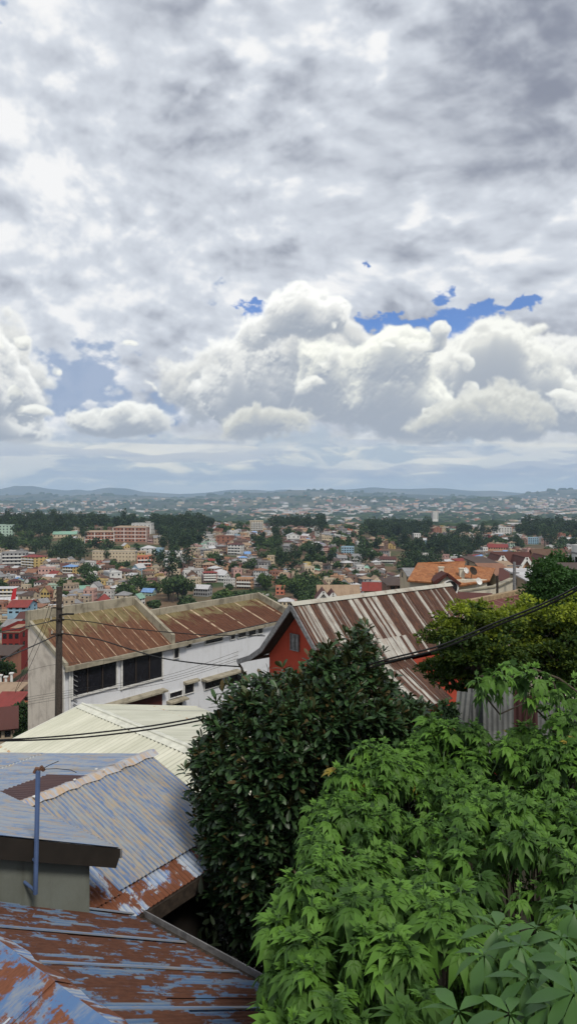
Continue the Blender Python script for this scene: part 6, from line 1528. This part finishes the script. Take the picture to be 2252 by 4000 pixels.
YA = [(1665, 2470), (1700, 2405), (1730, 2385), (1780, 2368), (1850, 2335), (1905, 2385), (1960, 2425), (2030, 2440), (2050, 2560), (2040, 2690), (1960, 2715), (1860, 2720), (1790, 2700), (1748, 2715), (1712, 2640), (1694, 2560)]
YB = [(1980, 2440), (2015, 2405), (2080, 2372), (2150, 2392), (2200, 2370), (2320, 2360), (2360, 2700), (2200, 2760), (2080, 2700), (2000, 2690), (1970, 2580)]
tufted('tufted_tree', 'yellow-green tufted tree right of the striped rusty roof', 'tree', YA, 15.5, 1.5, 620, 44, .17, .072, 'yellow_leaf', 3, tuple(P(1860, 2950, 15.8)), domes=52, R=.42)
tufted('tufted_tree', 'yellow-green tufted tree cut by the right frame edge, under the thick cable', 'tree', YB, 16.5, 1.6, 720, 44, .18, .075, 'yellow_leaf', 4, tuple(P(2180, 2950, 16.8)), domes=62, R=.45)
GB = [(2052, 2395), (2040, 2340), (2062, 2300), (2050, 2240), (2080, 2202), (2130, 2188), (2180, 2225), (2250, 2245), (2330, 2270), (2340, 2440), (2220, 2420), (2120, 2410), (2100, 2440), (2060, 2420)]
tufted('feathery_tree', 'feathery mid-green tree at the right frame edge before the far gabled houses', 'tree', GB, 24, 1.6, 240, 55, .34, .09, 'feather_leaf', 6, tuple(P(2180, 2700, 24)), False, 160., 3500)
tufted('garden_tree', 'dense dark tree just behind the white walled house at the right edge', 'tree', [(2130, 2190), (2180, 2165), (2260, 2170), (2320, 2180), (2320, 2260), (2140, 2250)], 70, 4, 120, 40, .9, .3, 'feather_leaf', 8, tuple(P(2230, 2300, 70)), False, 100., 900)
tufted('shrub', 'dull green shrub at the foot of the striped roof beside the sheet fence', 'shrub', [(1590, 2850), (1640, 2785), (1700, 2748), (1750, 2728), (1785, 2780), (1830, 2870), (1860, 2960), (1500, 2970)], 11, .6, 110, 40, .15, .05, 'shrub_leaf', 9, tuple(P(1700, 3050, 11)), False, 120., 2500)
tufted('garden_tree', 'small round green tree in the yard left of the stained end wall', 'tree', [(-40, 2590), (10, 2575), (48, 2585), (52, 2640), (20, 2650), (-40, 2655)], 120, 3, 60, 40, 1.0, .4, 'shrub_leaf', 10, tuple(P(10, 2680, 120)), False, 100., 500)
tufted('shrub', 'dark brownish scrub on the bank between the maroon-roofed store and the stained end wall', 'shrub', [(35, 2780), (70, 2755), (110, 2760), (125, 2900), (60, 2910), (40, 2840)], 62, 1.2, 90, 30, .5, .2, 'shrub_leaf', 14, tuple(P(85, 2930, 62)), False, 60., 900)
# ---- ground growth under the big tree and between houses, deep shade in its colour
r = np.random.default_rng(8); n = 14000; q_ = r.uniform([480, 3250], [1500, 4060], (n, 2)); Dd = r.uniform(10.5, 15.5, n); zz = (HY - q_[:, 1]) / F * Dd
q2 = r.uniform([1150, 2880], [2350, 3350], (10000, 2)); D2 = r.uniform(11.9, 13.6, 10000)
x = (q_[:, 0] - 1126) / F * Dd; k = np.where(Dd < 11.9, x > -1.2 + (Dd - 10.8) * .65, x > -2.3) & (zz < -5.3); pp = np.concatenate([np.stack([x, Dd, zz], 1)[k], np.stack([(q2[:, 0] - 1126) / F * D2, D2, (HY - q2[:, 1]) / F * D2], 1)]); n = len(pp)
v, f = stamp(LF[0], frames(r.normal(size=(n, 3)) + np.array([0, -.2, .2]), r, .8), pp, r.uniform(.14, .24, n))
M['under_leaf'] = leaf_mat('shade_coloured_undergrowth_leaves', (.005, .009, .005), (.016, .026, .012), gloss=.6, spec=.2, trans=.05)  # near-black leaves: the deep shade below the tree is put into the colour
me = npmesh('undergrowth', v, f, [M['under_leaf']], np.repeat(r.random(n), 8)); o = bpy.data.objects.new('undergrowth', me); C.objects.link(o); o['label'] = 'undergrowth below the glossy tree, leaves coloured near black for deep shade'; o['category'] = 'undergrowth'; o['kind'] = 'stuff'
# ================================================================ the air
def _haze():
    m = MB(); q_ = [V((-16500, -500, 0)), V((16500, -500, 0)), V((16500, 20500, 0)), V((-16500, 20500, 0))]
    m.hexa([p + V((0, 0, -240)) for p in q_], [p + V((0, 0, 330)) for p in q_]); me = m.mesh('haze', weld=True)
    mt = bpy.data.materials.new('pale_air'); mt.use_nodes = True; t = mt.node_tree; t.nodes.clear()
    v = t.nodes.new('ShaderNodeVolumePrincipled'); v.inputs['Color'].default_value = (.56, .75, 1.0, 1); v.inputs['Density'].default_value = HAZE; v.inputs['Anisotropy'].default_value = 0.1
    o_ = t.nodes.new('ShaderNodeOutputMaterial'); t.links.new(v.outputs[0], o_.inputs['Volume']); me.materials.append(mt)
    o = bpy.data.objects.new('haze', me); C.objects.link(o); o['kind'] = 'stuff'; o['label'] = 'pale bluish air thinning the far hills'; o['category'] = 'haze'
HAZE = .000075
_haze()
